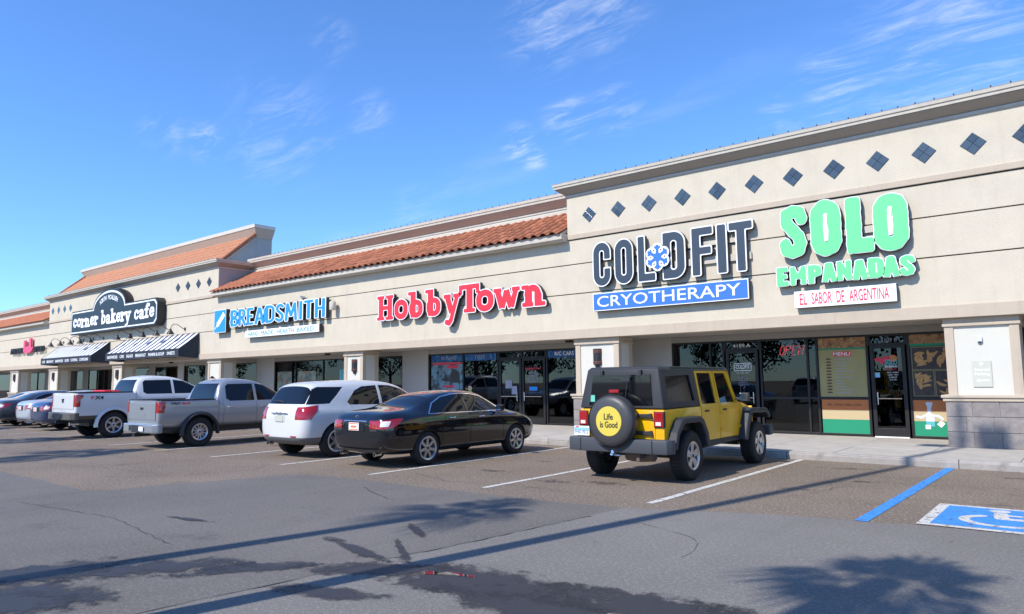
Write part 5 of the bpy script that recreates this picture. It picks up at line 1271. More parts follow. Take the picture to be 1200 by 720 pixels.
    MB().box(-.05, .05, -.20, .3, bz0-.10, bz0-.01).build('tow_hitch', BLACKM, T_, bevel=.005)
    for s in (1, -1): MB().box(s*.34-.06, s*.34+.06, -.16, -.12, bz0+.05, bz1-.04).build('bumper_lamp_pocket', PLASTIC, o, bevel=.008)
    handle_part(T_, w-.02, y0+.05, belt-.12, pm if flare else CHROME); handle_part(T_, w-.02, ym+.14, belt-.12, pm if flare else CHROME)
    mirror_part(T_, w-.02, cowl-.30, belt+.03, pm)
    MB().lathe([(.035, 0), (.042, 0), (.042, .25)], 12, 'y', o=(w-.35, -.02, zb-.08), cap=False).build('exhaust', CHROME, T_)
    MB().box(-w+.16, w-.16, .1, bed-.1, zb-.06, zb+.02).build('underbed', BLACKM, T_)
    if flare:
        for y in hubs:
            for s in (1, -1):
                mb = MB(); n = 16; a0, a1 = R(-8), R(188); r0_, r1_ = r+.075, r+.155; v = []; fs = []
                for i in range(n+1):
                    a = a0+(a1-a0)*i/n
                    for rr, xx in ((r0_, w-.05), (r0_, w+.055), (r0_+.03, w+.062), (r1_, w+.012), (r1_, w-.05)): v.append((s*xx, y+rr*cos(a), r+rr*sin(a)))
                for i in range(n):
                    for k in range(5): fs.append((i*5+k, i*5+(k+1) % 5, (i+1)*5+(k+1) % 5, (i+1)*5+k))
                fs += [tuple(range(5)), tuple(range(n*5, n*5+5))[::-1]]
                mb.add(v, fs); me = mb.mesh(); bm = bmesh.new(); bm.from_mesh(me); bmesh.ops.recalc_face_normals(bm, faces=bm.faces); bm.to_mesh(me); bm.free(); obj('fender_flare', me, PLASTIC, T_, 35)
    return T_, L_
tac, L_ = pickup('pickup_truck', 'silver grey pickup with black fender flares parked left of the white crossover', SILVER, 5.40, 1.90, 1.79, 1.62, 3.05, 3.95, (1.10, 4.336), .50, 1.13, 1.14, .385,
    (.39, .26, .215, 6, 'split'), [(-.1, .92), (-.1, 1.20), (.16, 1.20), (.18, 1.15), (.13, .92)], True, SILVER, bedtop=1.235)
for s_, x0, x1, m_ in (('TRD', .42, .66, BLACKM), ('4x4', .70, .92, RED)):
    me = fit_text(s_, 0, x1-x0, 0, .06, 0, ext=.002, off=.01); o = obj('bed_decal', me, m_, tac); o.rotation_euler = (0, 0, pi/2); o.location = (.952, x0-.12, 1.125)
MB().box(-.16, .16, -.018, -.012, .80, .90).build('tailgate_stamp', SILVER, tac, bevel=.004)
MB().lathe([(.0, .0), (.03, 0), (.03, .01)], 14, 'y', o=(0, -.03, 1.02), cap=False).build('emblem', PLASTIC, tac)
plate_part(tac, .34, -.168, .455, WHITES, .24, .12)
MB().prism([(-.02, 0), (.14, 0), (.05, .07), (.02, .07)], -.015, .015, 'x').build('roof_fin', BLACKM, tac).location = (0, 1.85, 1.80)
tac.location = (-19.50, 8.56, 0)
f150, L_ = pickup('pickup_truck', 'white crew-cab pickup with brown lower bumper parked left of the silver pickup', WHITEC, 5.89, 2.03, 1.95, 1.78, 3.40, 4.35, (1.12, 4.80), .56, 1.30, 1.33, .40,
    (.405, .27, .245, 6, 'six'), [(-.1, 1.00), (-.1, 1.36), (.20, 1.36), (.22, 1.30), (.13, 1.22), (.12, 1.00)], False, mat('bumper_taupe', (.10, .088, .078), .5), bedtop=1.42)
BRN = mat('lower_two_tone', (.085, .07, .06), .45)
arch = MB()
for y in (1.12, 4.80): cyl(arch, y, .40, .485, .5, 1.3)
g = cut(keep(inflate(L_, .005), MB().box(-1.3, 1.3, .02, 6.2, .5, .72)), arch); obj('lower_two_tone_panel', g, BRN, f150, 32)
for s in (1, -1):
    mb = MB(); n = 16; v = []; fs = []
    for i in range(n+1):
        a = R(-5)+R(190)*i/n
        for rr, xx in ((.478, .95), (.478, 1.035), (.50, 1.045), (.575, 1.022), (.575, .95)): v.append((s*xx, 1.12+rr*cos(a), .40+rr*sin(a)))
    for i in range(n):
        for k in range(5): fs.append((i*5+k, i*5+(k+1) % 5, (i+1)*5+(k+1) % 5, (i+1)*5+k))
    fs += [tuple(range(5)), tuple(range(n*5, n*5+5))[::-1]]
    me = MB().add(v, fs).mesh(); bm = bmesh.new(); bm.from_mesh(me); bmesh.ops.recalc_face_normals(bm, faces=bm.faces); bm.to_mesh(me); bm.free(); obj('wheel_arch_lip', me, WHITEC, f150, 35)
for s_, x0, x1, m_ in (('F', .50, .58, RED), ('X4', .60, .86, BLACKM)):
    o = obj('bed_decal', fit_text(s_, 0, x1-x0, 0, .11, 0, ext=.002, off=.03), m_, f150); o.rotation_euler = (0, 0, pi/2); o.location = (1.018, x0-.08, 1.215)
MB().lathe([(0, 0), (.06, 0), (.06, .01)], 18, 'y', o=(0, -.026, 1.17), cap=False).build('emblem', BLACKM, f150).scale = (1, 1, 1)
f150.location = (-25.15, 8.63, 0)
# red cargo box lying in the white pickup's bed
K = empty('tool_chest', (-25.15, 9.55, 1.1), label='red plastic chest lying in the bed of the white pickup', cat='chest')
MB().box(-.45, .45, .1, .55, 0, .34).build('chest_body', RED, K, bevel=.04); MB().box(-.47, .47, .08, .57, .345, .39).build('lid', RED, K, bevel=.03)

# ---------------------------------------------------------------- yellow off-roader
J = empty('parked_offroader', (0, 0, 0), label='yellow four-door off-roader with dark hard top and a Life is Good spare wheel cover', cat='off-roader', group='cars parked along the kerb')
HARDTOP = mat('hardtop_dark_grey', (.026, .028, .032), .55, spec=.4, bump=.05, bscale=200)
FLARE = mat('flare_dark_grey', (.028, .031, .038), .5, spec=.4)
BUMPG = mat('bumper_grey_plastic', (.056, .061, .070), .55, spec=.4)
COVER = mat('spare_cover_vinyl', (.050, .050, .052), .45, spec=.5, bump=.15, bscale=14)
YDISC = mat('cover_yellow_disc', (.66, .52, .07), .5)
def hexa(y0b, y1b, y0t, y1t, xb, xt, z0, z1, sgn=None):
    mb = MB()
    if sgn is None: v = [(-xb, y0b, z0), (xb, y0b, z0), (xb, y1b, z0), (-xb, y1b, z0), (-xt, y0t, z1), (xt, y0t, z1), (xt, y1t, z1), (-xt, y1t, z1)]
    return mb.add(v, [(3, 2, 1, 0), (4, 5, 6, 7), (0, 1, 5, 4), (1, 2, 6, 5), (2, 3, 7, 6), (3, 0, 4, 7)])
def bev(me, w, seg=2):
    bm = bmesh.new(); bm.from_mesh(me); bmesh.ops.remove_doubles(bm, verts=bm.verts, dist=1e-5); bmesh.ops.recalc_face_normals(bm, faces=bm.faces)
    es = [e for e in bm.edges if len(e.link_faces) == 2 and e.calc_face_angle(0) > R(20)]
    bmesh.ops.bevel(bm, geom=es, offset=w, segments=seg, affect='EDGES', profile=.6, clamp_overlap=True); bm.to_mesh(me); bm.free(); return me
# tub
tub = bev(MB().prism([(0, .60), (0, 1.155), (3.10, 1.19), (3.22, 1.12), (3.22, .52), (1.2, .52), (.3, .60)], -.785, .785, 'x').mesh(), .03)
archb = MB()
archp = [(.72-.585, .20), (.72-.55, .70), (.72-.34, .96), (.72+.34, .96), (.72+.54, .70), (.72+.58, .20)]
archb.prism(archp, .50, 1.2, 'x').prism(archp, -1.2, -.50, 'x')
tub = boolean(tub, archb.mesh())
for a, b in (((1.36, 1.2), (1.36, .80)), ((1.36, .80), (1.50, .56)), ((2.12, 1.22), (2.12, .56)), ((3.02, 1.25), (3.00, .80)), ((3.00, .80), (2.90, .56)), ((1.50, .575), (2.90, .575))):
    sl = []; seam(sl, [a, b], .011, .775, .90)
    for q in sl: tub = boolean(tub, q.mesh())
for x in (-.70, .62): tub = boolean(tub, MB().box(x, x+.012, -.1, .012, .58, 1.3).mesh())
obj('tub', tub, YELLOW, J, 32)
obj('hood', loft([(3.08, .75, .72, 1.10, .70, 1.19, .60), (3.14, .70, .735, 1.11, .715, 1.20, .60), (3.5, .70, .70, 1.10, .68, 1.20, .57), (3.9, .70, .64, 1.08, .62, 1.18, .52), (4.12, .70, .60, 1.05, .585, 1.14, .48), (4.17, .72, .58, 1.02, .565, 1.10, .46)], 2, (('row', 5, .5), ('st', 0, .8), ('st', 5, .5))), YELLOW, J, 32)
MB().box(-.60, .60, 4.165, 4.20, .68, 1.08).build('grille', YELLOW, J, bevel=.015)
for s in (1, -1): MB().lathe([(0, .0), (.085, 0), (.09, -.02)], 20, 'y', o=(s*.44, 4.215, .93), cap=False).build('headlight', CLEARL, J)
for k in range(7): MB().box(-.28+.09*k-.02, -.28+.09*k+.02, 4.198, 4.206, .74, 1.02).build('grille_slot', BLACKCORE, J)
MB().box(-.60, .60, 3.0, 4.10, .42, .90).build('engine_bay', BLACKCORE, J)
obj('wheel_well', MB().box(-.74, .74, .12, 1.32, .56, .97).mesh(), BLACKCORE, J)
# cabin core, glass, hard top, doors
kx = (.775-.665)/(1.80-1.165)
obj('inner_shell', hexa(.045, 2.98, .13, 2.78, .745, .645, 1.12, 1.79).mesh(), BLACKCORE, J)
ht = bev(hexa(.0, 1.36, .085, 1.355, .782, .668, 1.165, 1.815).mesh(), .035, 3)
ht = boolean(ht, MB().prism([(.20, 1.27), (.24, 1.68), (1.12, 1.70), (1.17, 1.27)], -1, 1, 'x').mesh())
ht = boolean(ht, MB().prism([(-.60, 1.21), (.60, 1.21), (.53, 1.71), (-.53, 1.71)], -.2, .35, 'y').mesh())
obj('hardtop', ht, HARDTOP, J, 32)
obj('hardtop_roof', bev(hexa(.09, 2.86, .14, 2.80, .690, .64, 1.775, 1.845).mesh(), .028, 3), HARDTOP, J, 35)
MB().tube([(-.66, .5, 1.83), (-.655, 2.7, 1.83)], .012, 6).build('drip_rail', HARDTOP, J); MB().tube([(.66, .5, 1.83), (.655, 2.7, 1.83)], .012, 6).build('drip_rail', HARDTOP, J)
def skew(me, s):
    for v in me.vertices:
        if v.co.z > 1.165: v.co.x -= s*(v.co.z-1.165)*kx
    me.update(); return me
for s in (1, -1):
    x0, x1 = (.735, .772) if s > 0 else (-.772, -.735)
    for nm, outer, inner in (('rear_door', [(1.375, 1.165), (1.375, 1.79), (2.105, 1.79), (2.11, 1.165)], [(1.44, 1.20), (1.455, 1.735), (2.02, 1.735), (2.045, 1.20)]),
                             ('front_door', [(2.135, 1.165), (2.13, 1.79), (2.74, 1.79), (3.02, 1.165)], [(2.20, 1.20), (2.195, 1.735), (2.66, 1.735), (2.88, 1.20)])):
        d = boolean(MB().prism(outer, x0, x1, 'x').mesh(), MB().prism(inner, x0-.1, x1+.1, 'x').mesh())
        o = obj(nm, skew(d, s), YELLOW, J)
        obj('side_window', skew(MB().prism(inner, x0+.012*(1 if s > 0 else 1.2), x0+.020 if s > 0 else x0+.026, 'x').mesh(), s), TINT, o)
        low = [(a, .60 if a < 2.9 else .62) for a in ()]
    bx = .785
    # lower door skins, a hair proud of the tub
    for poly in ([(1.375, 1.16), (1.375, .80), (1.51, .585), (2.105, .585), (2.105, 1.168)], [(2.135, 1.168), (2.135, .585), (2.895, .585), (2.985, .80), (3.005, 1.178)]):
        q = MB().prism(poly, *((bx-.01, bx+.008) if s > 0 else (-bx-.008, -bx+.01)), 'x').build('door_skin', YELLOW, J, bevel=.006)
    q = obj('quarter_window', skew(MB().prism([(.20, 1.27), (.24, 1.68), (1.12, 1.70), (1.17, 1.27)], *((.745, .757) if s > 0 else (-.757, -.745)), 'x').mesh(), s), TINTJ, J)
    for y in (1.52, 2.28): MB().box(s*.80-.014, s*.80+.014, y-.015, y+.125, 1.065, 1.098).build('door_handle', PLASTIC, J, bevel=.008)
    for y, z in ((2.16, 1.0), (2.16, .72), (3.03, 1.0), (3.03, .72)): MB().box(s*.798-.012, s*.798+.012, y-.01, y+.05, z, z+.05).build('door_hinge', YELLOW, J, bevel=.006)
    MB().prism([(1.30, .52), (1.30, .575), (3.0, .575), (3.0, .50), (1.4, .46)], *((.70, .80) if s > 0 else (-.80, -.70)), 'x').build('rocker_rail', PLASTIC, J, bevel=.012)
    # flares
    def flare(yc, pts_o, pts_i, w0, w1, nm='fender_flare'):
        P = [(yc+a, b) for a, b in pts_o]+[(yc+a, b) for a, b in pts_i[::-1]]
        MB().prism(P, *((w0, w1) if s > 0 else (-w1, -w0)), 'x').build(nm, FLARE, J, bevel=.022)
    flare(.72, [(-.66, .55), (-.57, .80), (-.40, .98), (-.30, 1.02), (.32, 1.02), (.44, .96), (.60, .74), (.66, .50)], [(-.57, .52), (-.49, .74), (-.33, .89), (-.27, .92), (.28, .92), (.36, .87), (.49, .68), (.54, .50)], .765, .935)
    flare(3.66, [(-.74, .50), (-.60, .80), (-.46, 1.03), (-.36, 1.08), (.44, 1.05), (.58, .97), (.62, .86)], [(-.60, .48), (-.50, .72), (-.36, .93), (-.30, .98), (.40, .96), (.50, .90), (.53, .84)], .60, .935)
    q = MB().box(s*.70-.075, s*.70+.075, -.035, .04, .885, 1.115).build('tail_light', REDL, J, bevel=.012)
    MB().box(s*.70-.045, s*.70+.045, -.042, -.034, .91, .965).build('reverse_lens', AMBERW, q); MB().box(s*.70-.085, s*.70+.085, -.02, .045, .875, 1.125).build('lamp_housing', PLASTIC, q)
    for z_ in (0,): MB().box(s*.36-.025, s*.36+.025, -.03, .06, 1.69, 1.79).build('glass_hinge', PLASTIC, J, bevel=.008).location = (0, .055, 0)
    q = MB().box(-.085, .085, -.045, .05, 0, .17).build('side_mirror', PLASTIC, J, bevel=.03); q.location = (s*.95, 2.93, 1.20)
    MB().box(-.068, .068, -.050, -.044, .02, .15).build('mirror_glass', CHROME, q); MB().box(*((-.18, -.05) if s > 0 else (.05, .18)), -.01, .03, .03, .07).build('mirror_arm', PLASTIC, q)
    for y in (.72, 3.66): wheel(J, s*.915, y, .395, .25, .222, 5, 'fat')
obj('rear_window', MB().prism([(-.60, 1.21), (.60, 1.21), (.53, 1.71), (-.53, 1.71)], .035, .042, 'y').mesh(), TINT, J)
wf = boolean(hexa(2.97, 3.03, 2.79, 2.85, .735, .655, 1.16, 1.80).mesh(), MB().prism([(-.66, 1.22), (.66, 1.22), (.60, 1.74), (-.60, 1.74)], 2.5, 3.3, 'y').mesh()); obj('windshield_frame', wf, YELLOW, J)
obj('windshield', hexa(2.985, 2.995, 2.805, 2.815, .70, .63, 1.18, 1.78).mesh(), TINT, J)
# rear bumper with end seams
bp_ = [(-.94, .06), (-.955, -.06), (-.90, -.17), (-.62, -.20), (.62, -.20), (.90, -.17), (.955, -.06), (.94, .06)]
bm_ = bev(MB().prism(bp_, .475, .695, 'z').mesh(), .028, 2)
for x in (-.66, .655): bm_ = boolean(bm_, MB().box(x, x+.014, -.4, -.175, .4, .8).mesh())
obj('rear_bumper', bm_, BUMPG, J, 32)
MB().box(-.92, .92, 4.25, 4.45, .50, .70).build('front_bumper', BUMPG, J, bevel=.03)
# tailgate straps, spare wheel with cover
for z in (1.055, .785):
    q = MB().prism([(.18, z-.025), (.18, z+.03), (.50, z+.034), (.58, z+.045), (.60, z-.045), (.50, z-.03)], -.05, -.0, 'y').build('tailgate_hinge', PLASTIC, J, bevel=.01)
sp = MB().lathe([(0, -.335), (.20, -.335), (.33, -.325), (.385, -.30), (.415, -.255), (.42, -.20), (.415, -.12), (.38, -.075), (.0, -.07)], 48, 'y', o=(-.02, 0, .975), cap=False).build('spare_wheel_cover', COVER, J, smooth=50)
MB().lathe([(.418, -.275), (.426, -.268), (.426, -.255), (.418, -.25)], 48, 'y', o=(-.02, 0, .975), cap=False).build('cover_seam', PLASTIC, sp, smooth=50)
MB().lathe([(0, -.342), (.232, -.340), (.236, -.334), (.0, -.33)], 48, 'y', o=(-.02, 0, .975), cap=False).build('yellow_disc', YDISC, sp)
TXT = mat('cover_text_grey', (.03, .03, .028), .6)
obj('cover_text', fit_text('Life', -.10, .065, 1.0, 1.10, -.345, ext=.002, off=.012), TXT, sp)
obj('cover_text', fit_text('is Good', -.175, .145, .875, .975, -.345, ext=.002, off=.012), TXT, sp)
MB().tube([(-.02, -.12, 1.35), (-.02, -.10, 1.44)], .018, 6).build('brake_light_stalk', PLASTIC, J); MB().box(-.11, .07, -.16, -.10, 1.42, 1.475).build('high_brake_light', REDL, J, bevel=.01)
MB().tube([(-.15, .02, 1.66), (.05, -.01, 1.65), (.14, .0, 1.645)], .013, 6).box(.02, .20, -.02, .04, 1.61, 1.67).build('rear_wiper', PLASTIC, J)
MB().tube([(.15, .0, 1.63), (.10, .005, 1.35)], .006, 5).build('wiper_arm', PLASTIC, J)
q = MB().box(-.85, -.55, -.085, -.075, .715, .87).build('licence_plate', WHITES, J, bevel=.003)
MB().box(-.845, -.555, -.0875, -.085, .80, .845).build('plate_print', PLSKY, q); MB().box(-.82, -.76, -.0885, -.085, .845, .865).build('plate_print', REDTXT, q)
obj('plate_print', fit_text('FHD 7012', -.83, -.57, .745, .80, -.088, ext=.001), PLTXT, q)
MB().box(-.80, -.58, -.075, 0, .77, .85).build('plate_bracket', PLASTIC, J)
MB().tube([(0, -.18, .47), (0, -.26, .45), (0, -.30, .46)], .022, 8).lathe([(.0, 0), (.028, .0), (.03, .03), (.02, .055), (0, .06)], 10, o=(.02, -.30, .47)).tube([(-.09, -.19, .44), (.1, -.2, .43)], .014, 6).build('tow_hitch', CHROME, J, smooth=50)
MB().lathe([(0, 0), (.11, .02), (.12, .25), (.1, .5), (0, .52)], 12, 'x', o=(.02, .15, .43)).tube([(.38, .1, .40), (.38, -.14, .38)], .03, 8).build('exhaust', mat('rusty_exhaust', (.16, .12, .10), .7, metal=.3), J, smooth=50)
MB().box(-.55, .55, .66, .78, .34, .46).box(-.5, .5, 3.6, 3.72, .34, .46).box(-.42, -.34, 0, 4.2, .42, .56).box(.34, .42, 0, 4.2, .42, .56).build('chassis', BLACKM, J)
obj('window_sticker', MB().prism([(-.60, 1.27), (-.50, 1.27), (-.50, 1.38), (-.60, 1.38)], .030, .0345, 'y').mesh(), mat('sticker_green', (.15, .55, .42), .5), J)
MB().tube([(.80, 3.10, 1.16), (.80, 3.12, 2.0)], .004, 5).build('antenna', BLACKM, J)
J.location = (-6.07, 10.24, 0)

# ================================================================== PRINTS ON THE SHOP FRONT
PY = SY-.004
def poster(name, label, x0, x1, z0, z1, m, cat='poster', y=PY+.05):
    K = empty(name, (x0, y, z0), label=label, cat=cat); q = MB().box(x0, x1, y-.004, y, z0, z1).build('sheet', m, K); q.location = -Vector(K.location); return K, q
def flat(K, parent, x0, x1, z0, z1, m, y, name='print'):
    return MB().box(x0, x1, y-.0015, y, z0, z1).build(name, m, parent)
MUSTARD = mat('print_mustard', (.36, .31, .13), .6, var=.12, vscale=1.5); ORANGE = mat('print_orange', (.55, .17, .04), .5); BEIGEP = mat('print_beige', (.52, .40, .22), .5); GREENP = mat('print_green', (.01, .26, .13), .5)
FOOD = mat('print_food_photo', (.30, .14, .06), .5, var=.85, vscale=5.5, dirt=((.42, .26, .10), 8, .50, .58)); DARKPR = mat('print_dark', (.03, .025, .02), .5); PRTXT = mat('print_lilac', (.33, .33, .42), .6); EMPA = mat('print_empanada', (.13, .06, .025), .6)
FRIED = mat('fried_pastry', (.55, .30, .11), .6, var=.35, vscale=14)
yy = PY+.046
K, q = poster('menu_poster', 'tall mustard menu board with twelve small pies headed MENU', -5.62, -4.47, 1.135, 2.645, MUSTARD)
flat(K, q, -5.62, -4.47, 2.38, 2.645, FOOD, yy); flat(K, q, -5.62, -4.47, 2.34, 2.385, GREENP, yy-.001)
flat(K, q, -5.27, -4.83, 2.17, 2.29, REDTXT, yy-.001); obj('print', fit_text('MENU', -5.25, -4.85, 2.185, 2.275, yy-.004, ext=.001, off=.01), WHITES, q)
for i, w_ in enumerate((.40, .34, .27, .27, .44, .13, .40, .10, .18, .22, .40, .33)):
    z = 2.085-.078*i; pts = [(-5.38+.07*cos(pi*k/8), z+.045*sin(pi*k/8)) for k in range(9)]
    MB().prism(pts, yy-.003, yy-.001, 'y').build('pie_picture', EMPA, q)
    flat(K, q, -5.22, -5.22+w_, z+.006, z+.022, PRTXT, yy-.001)
def bands(name, label, x0, x1):
    K, q = poster(name, label, x0, x1, .17, 1.065, GREENP); flat(K, q, x0, x1, .80, 1.065, ORANGE, yy); flat(K, q, x0, x1, .565, .80, BEIGEP, yy); return K, q
K, q = bands('phone_poster', 'orange, beige and green banded panel with a phone number under the menu', -5.60, -4.48)
obj('print', fit_text('Ph. (956) 686.1333', -5.45, -4.66, .89, .965, yy-.004, ext=.001), DARKPR, q)
K, q = bands('chef_poster', 'orange, beige and green banded panel with a white chef figure', -3.50, -2.42)
CH = mat('print_chef_white', (.62, .66, .76), .5); TEAL = mat('print_teal', (.10, .42, .46), .5)
chef = [('b', .42, .86, .66, 1.0, .05), ('b', .46, .76, .62, .88, .02), ('c', .53, .70, .08), ('p', .20, [(.52, .52), (.55, .36)]), ('p', .10, [(.46, .52), (.24, .40), (.08, .44)]), ('p', .10, [(.60, .50), (.86, .46), (.98, .36)]), ('b', .40, .24, .70, .42, .04)]
q2 = obj('chef_figure', glyph(chef, -3.48, .40, .60, .62, 0, .003, yy-.004), CH, q)
flat(K, q2, -3.24, -3.06, .44, .56, TEAL, yy-.007); flat(K, q2, -3.26, -3.15, .38, .48, WHITES, yy-.008)
MB().prism([(-3.02, .50), (-2.93, .42), (-2.84, .52), (-2.93, .58)], yy-.009, yy-.007, 'y').build('plate_print', WHITES, q2)
obj('print', fit_text('Comida', -2.74, -2.30+.0, .84, .95, yy-.004, ext=.001, shear=.2), WHITES, q); obj('print', fit_text('Pizza', -2.80, -2.50, .62, .74, yy-.004, ext=.001, off=.01, shear=.2), DARKPR, q); obj('print', fit_text('THE', -2.74, -2.55, .33, .40, yy-.004, ext=.001, off=.01), WHITES, q)
K, q = poster('food_poster', 'window print of three framed pictures of fried pastries', -3.50, -2.42, 1.135, 2.645, DARKPR)
flat(K, q, -3.50, -2.42, 2.42, 2.645, FOOD, yy); flat(K, q, -3.50, -2.42, 2.36, 2.42, GREENP, yy-.001)
DISH = mat('print_dark_dish', (.055, .035, .03), .5, var=.5, vscale=6)
rf = random.Random(11)
for a, b, c, d, n in ((-3.45, -2.60, 1.80, 2.33, 22), (-3.45, -3.02, 1.17, 1.76, 12), (-2.98, -2.44, 1.17, 1.76, 9)):
    p_ = flat(K, q, a-.012, b+.012, c-.012, d+.012, MUSTARD, yy-.001, 'picture_frame'); flat(K, p_, a, b, c, d, DISH, yy-.0025)
    for k in range(n):
        cx_, cz_ = a+.10+(b-a-.2)*rf.random(), c+.09+(d-c-.2)*rf.random(); rr = rf.uniform(.09, .13); an = rf.uniform(0, 3)
        pts = [(cx_+rr*cos(pi*t/7)*cos(an)-rr*.6*sin(pi*t/7)*sin(an), cz_+rr*cos(pi*t/7)*sin(an)+rr*.6*sin(pi*t/7)*cos(an)) for t in range(8)]
        MB().prism(pts, yy-.006-.0004*k, yy-.0052-.0004*k, 'y').build('pastry_picture', FRIED, p_)
# door vinyls
K = empty('door_decal', (-3.98, SY+.03, 1.5), label='white and red vinyl lettering SOLO on the glass door next to the menu', cat='door decal'); off = -Vector(K.location)
def vin(K, s_, x0, x1, z0, z1, m, y=SY+.030, **k):
    q = obj('vinyl_lettering', fit_text(s_, x0, x1, z0, z1, y, ext=.001, **k), m, K); q.location = -Vector(K.location); return q
vin(K, 'SOLO', -4.05, -3.78, 1.92, 2.06, TEAL, off=.03); vin(K, 'EMPANADAS', -4.05, -3.78, 1.86, 1.91, WHITES, off=.02); vin(K, 'EL SABOR DE ARGENTINA', -4.03, -3.80, 1.80, 1.84, REDTXT)
for i, s_ in enumerate(('MONDAY - SATURDAY', '10AM - 9PM', 'SUNDAY', '11AM - 7PM')): vin(K, s_, -4.02+.02*i, -3.76-.02*i, 1.72-.06*i, 1.755-.06*i, WHITES)
MB().prism([(-.34, .56), (-.24, .62), (-.12, .60), (.0, .66), (.06, .56), (-.05, .54), (-.14, .44), (-.2, .50)], 0, .003, 'y').build('vinyl_shape', REDTXT, K); MB().prism([(.12+.09*cos(a*pi/6), .58+.09*sin(a*pi/6)) for a in range(12)], 0, .003, 'y').build('vinyl_sun', ORANGE, K)
MB().box(-.32, -.20, 0, .003, .12, .24).build('sticker', PLSKY, K)
K = empty('door_number', (-4.0, SY, 2.5), label='door number 4109 B on the transom over the empanada shop door', cat='door number'); vin(K, '4109 B', -4.12, -3.75, 2.50, 2.585, PRTXT, y=SY+.035)
K = empty('door_number', (-7.7, SY, 2.5), label='door number 4109 A on the transom over the cryotherapy door', cat='door number'); vin(K, '4109 A', -7.92, -7.42, 2.50, 2.60, WHITES, y=SY+.035)
K = empty('door_decal', (-7.7, SY, 1.6), label='white outlined COLDFIT lettering on the cryotherapy door', cat='door decal')
vin(K, 'COLDFIT', -7.86, -7.46, 1.90, 2.02, WHITES, off=.01)
for a, b, c, d in ((-.21, .29, .24, .255), (-.21, .29, .445, .46), (-.21, -.195, .24, .46), (.275, .29, .24, .46)): MB().box(a, b, .028, .031, c, d).build('vinyl_frame', WHITES, K)
vin(K, 'ICE. COLD. HEAL.', -7.84, -7.48, 1.77, 1.80, WHITES)
for i in range(5): vin(K, ('MONDAY 8-7', 'TUESDAY 8-7', 'WEDNESDAY 8-7', 'THURSDAY 8-7', 'SATURDAY 9-3')[i], -7.80, -7.52, 1.66-.055*i, 1.69-.055*i, PRTXT)
NEON = mat('neon_red', (1.0, .05, .06), .4, emit=2.2)
K = empty('open_sign', (-6.32, SY+.12, 2.37), label='red neon OPEN sign glowing in the window between the two shop doors', cat='neon sign')
MB().box(-.38, .38, .03, .06, -.20, .20).build('backing', BLACKM, K, bevel=.02)
for ch, x, pts in (('O', -.26, None), ('P', -.10, None), ('E', .07, None), ('N', .24, None)):
    h, w_ = .12, .055
    P = {'O': [(w_*cos(t*pi/8), h*sin(t*pi/8)) for t in range(17)], 'P': [(-w_, -h), (-w_, h), (w_*.6, h), (w_, h*.6), (w_*.6, .02), (-w_, .02)], 'E': [(w_, -h), (-w_, -h), (-w_, 0), (w_*.7, 0), (-w_, 0), (-w_, h), (w_, h)], 'N': [(-w_, -h), (-w_, h), (w_, -h), (w_, h)]}[ch]
    MB().tube([(x+a+.25*b, 0, b) for a, b in P], .012, 6).build('neon_tube', NEON, K)
# hobby shop prints
BLUEB = mat('print_blue_banner', (.012, .075, .24), .5, var=.6, vscale=6, dirt=((.03, .22, .50), 5, .52, .60)); SCENEP = mat('print_sky_scene', (.13, .24, .30), .5, var=.5, vscale=2.2, dirt=((.05, .05, .05), 3.2, .50, .56))
for (a, b, s_, lb) in ((-20.02, -18.38, 'R/C PLANES', 'leftmost blue banner reading R/C PLANES'), (-18.26, -16.72, 'TOYS', 'middle blue banner reading TOYS'), (-14.42, -13.26, 'R/C CARS', 'rightmost blue banner reading R/C CARS')):
    K, q = poster('window_banner', lb+' in the hobby shop window', a, b, 2.40, 2.68, BLUEB, 'banner'); obj('print', fit_text(s_, (a+b)/2-.28, (a+b)/2+.50 if len(s_) > 4 else (a+b)/2+.22, 2.47, 2.60, yy-.004, ext=.001, off=.012), PRTXT if s_ != 'R/C CARS' else WHITES, q)
    MB().lathe([(.07, 0), (.085, -.002), (.085, 0)], 18, 'y', o=((a+b)/2-.45, yy, 2.53), cap=False).build('print', SKYB, q)
K, q = poster('game_poster', 'sky and dark figures poster with red strips in the left hobby shop window', -20.02, -18.38, 1.0, 2.38, SCENEP)
for a, b, c, d, m_ in ((-19.95, -18.42, 2.28, 2.36, REDTXT), (-19.2, -18.6, 2.14, 2.24, REDTXT), (-19.4, -18.8, 1.42, 1.50, REDTXT), (-19.1, -18.75, 1.1, 1.38, PRTXT)): flat(K, q, a, b, c, d, m_, yy)
for k, pl in enumerate(([(-19.75, 1.98), (-19.62, 2.10), (-19.60, 1.95), (-19.66, 1.88)], [(-19.5, 1.72), (-19.28, 1.80), (-19.22, 1.92), (-19.12, 1.74), (-18.95, 1.70), (-19.2, 1.64)], [(-18.95, 1.6), (-19.0, 1.95), (-18.8, 2.12), (-18.55, 2.0), (-18.5, 1.6)])): MB().prism(pl, yy-.003, yy, 'y').build('figure_print', DARKPR, q)
K = empty('window_stickers', (-18.0, SY+.04, 1.2), label='round cream sticker above a green oval one in the hobby shop window', cat='sticker')
for z, m_, r_ in ((.18, BEIGEP, .10), (.0, mat('sticker_lime', (.30, .45, .06), .5), .12)): MB().lathe([(0, -.002), (r_, 0), (r_, .002)], 20, 'y', o=(0, 0, z), cap=False).build('sticker', m_, K)
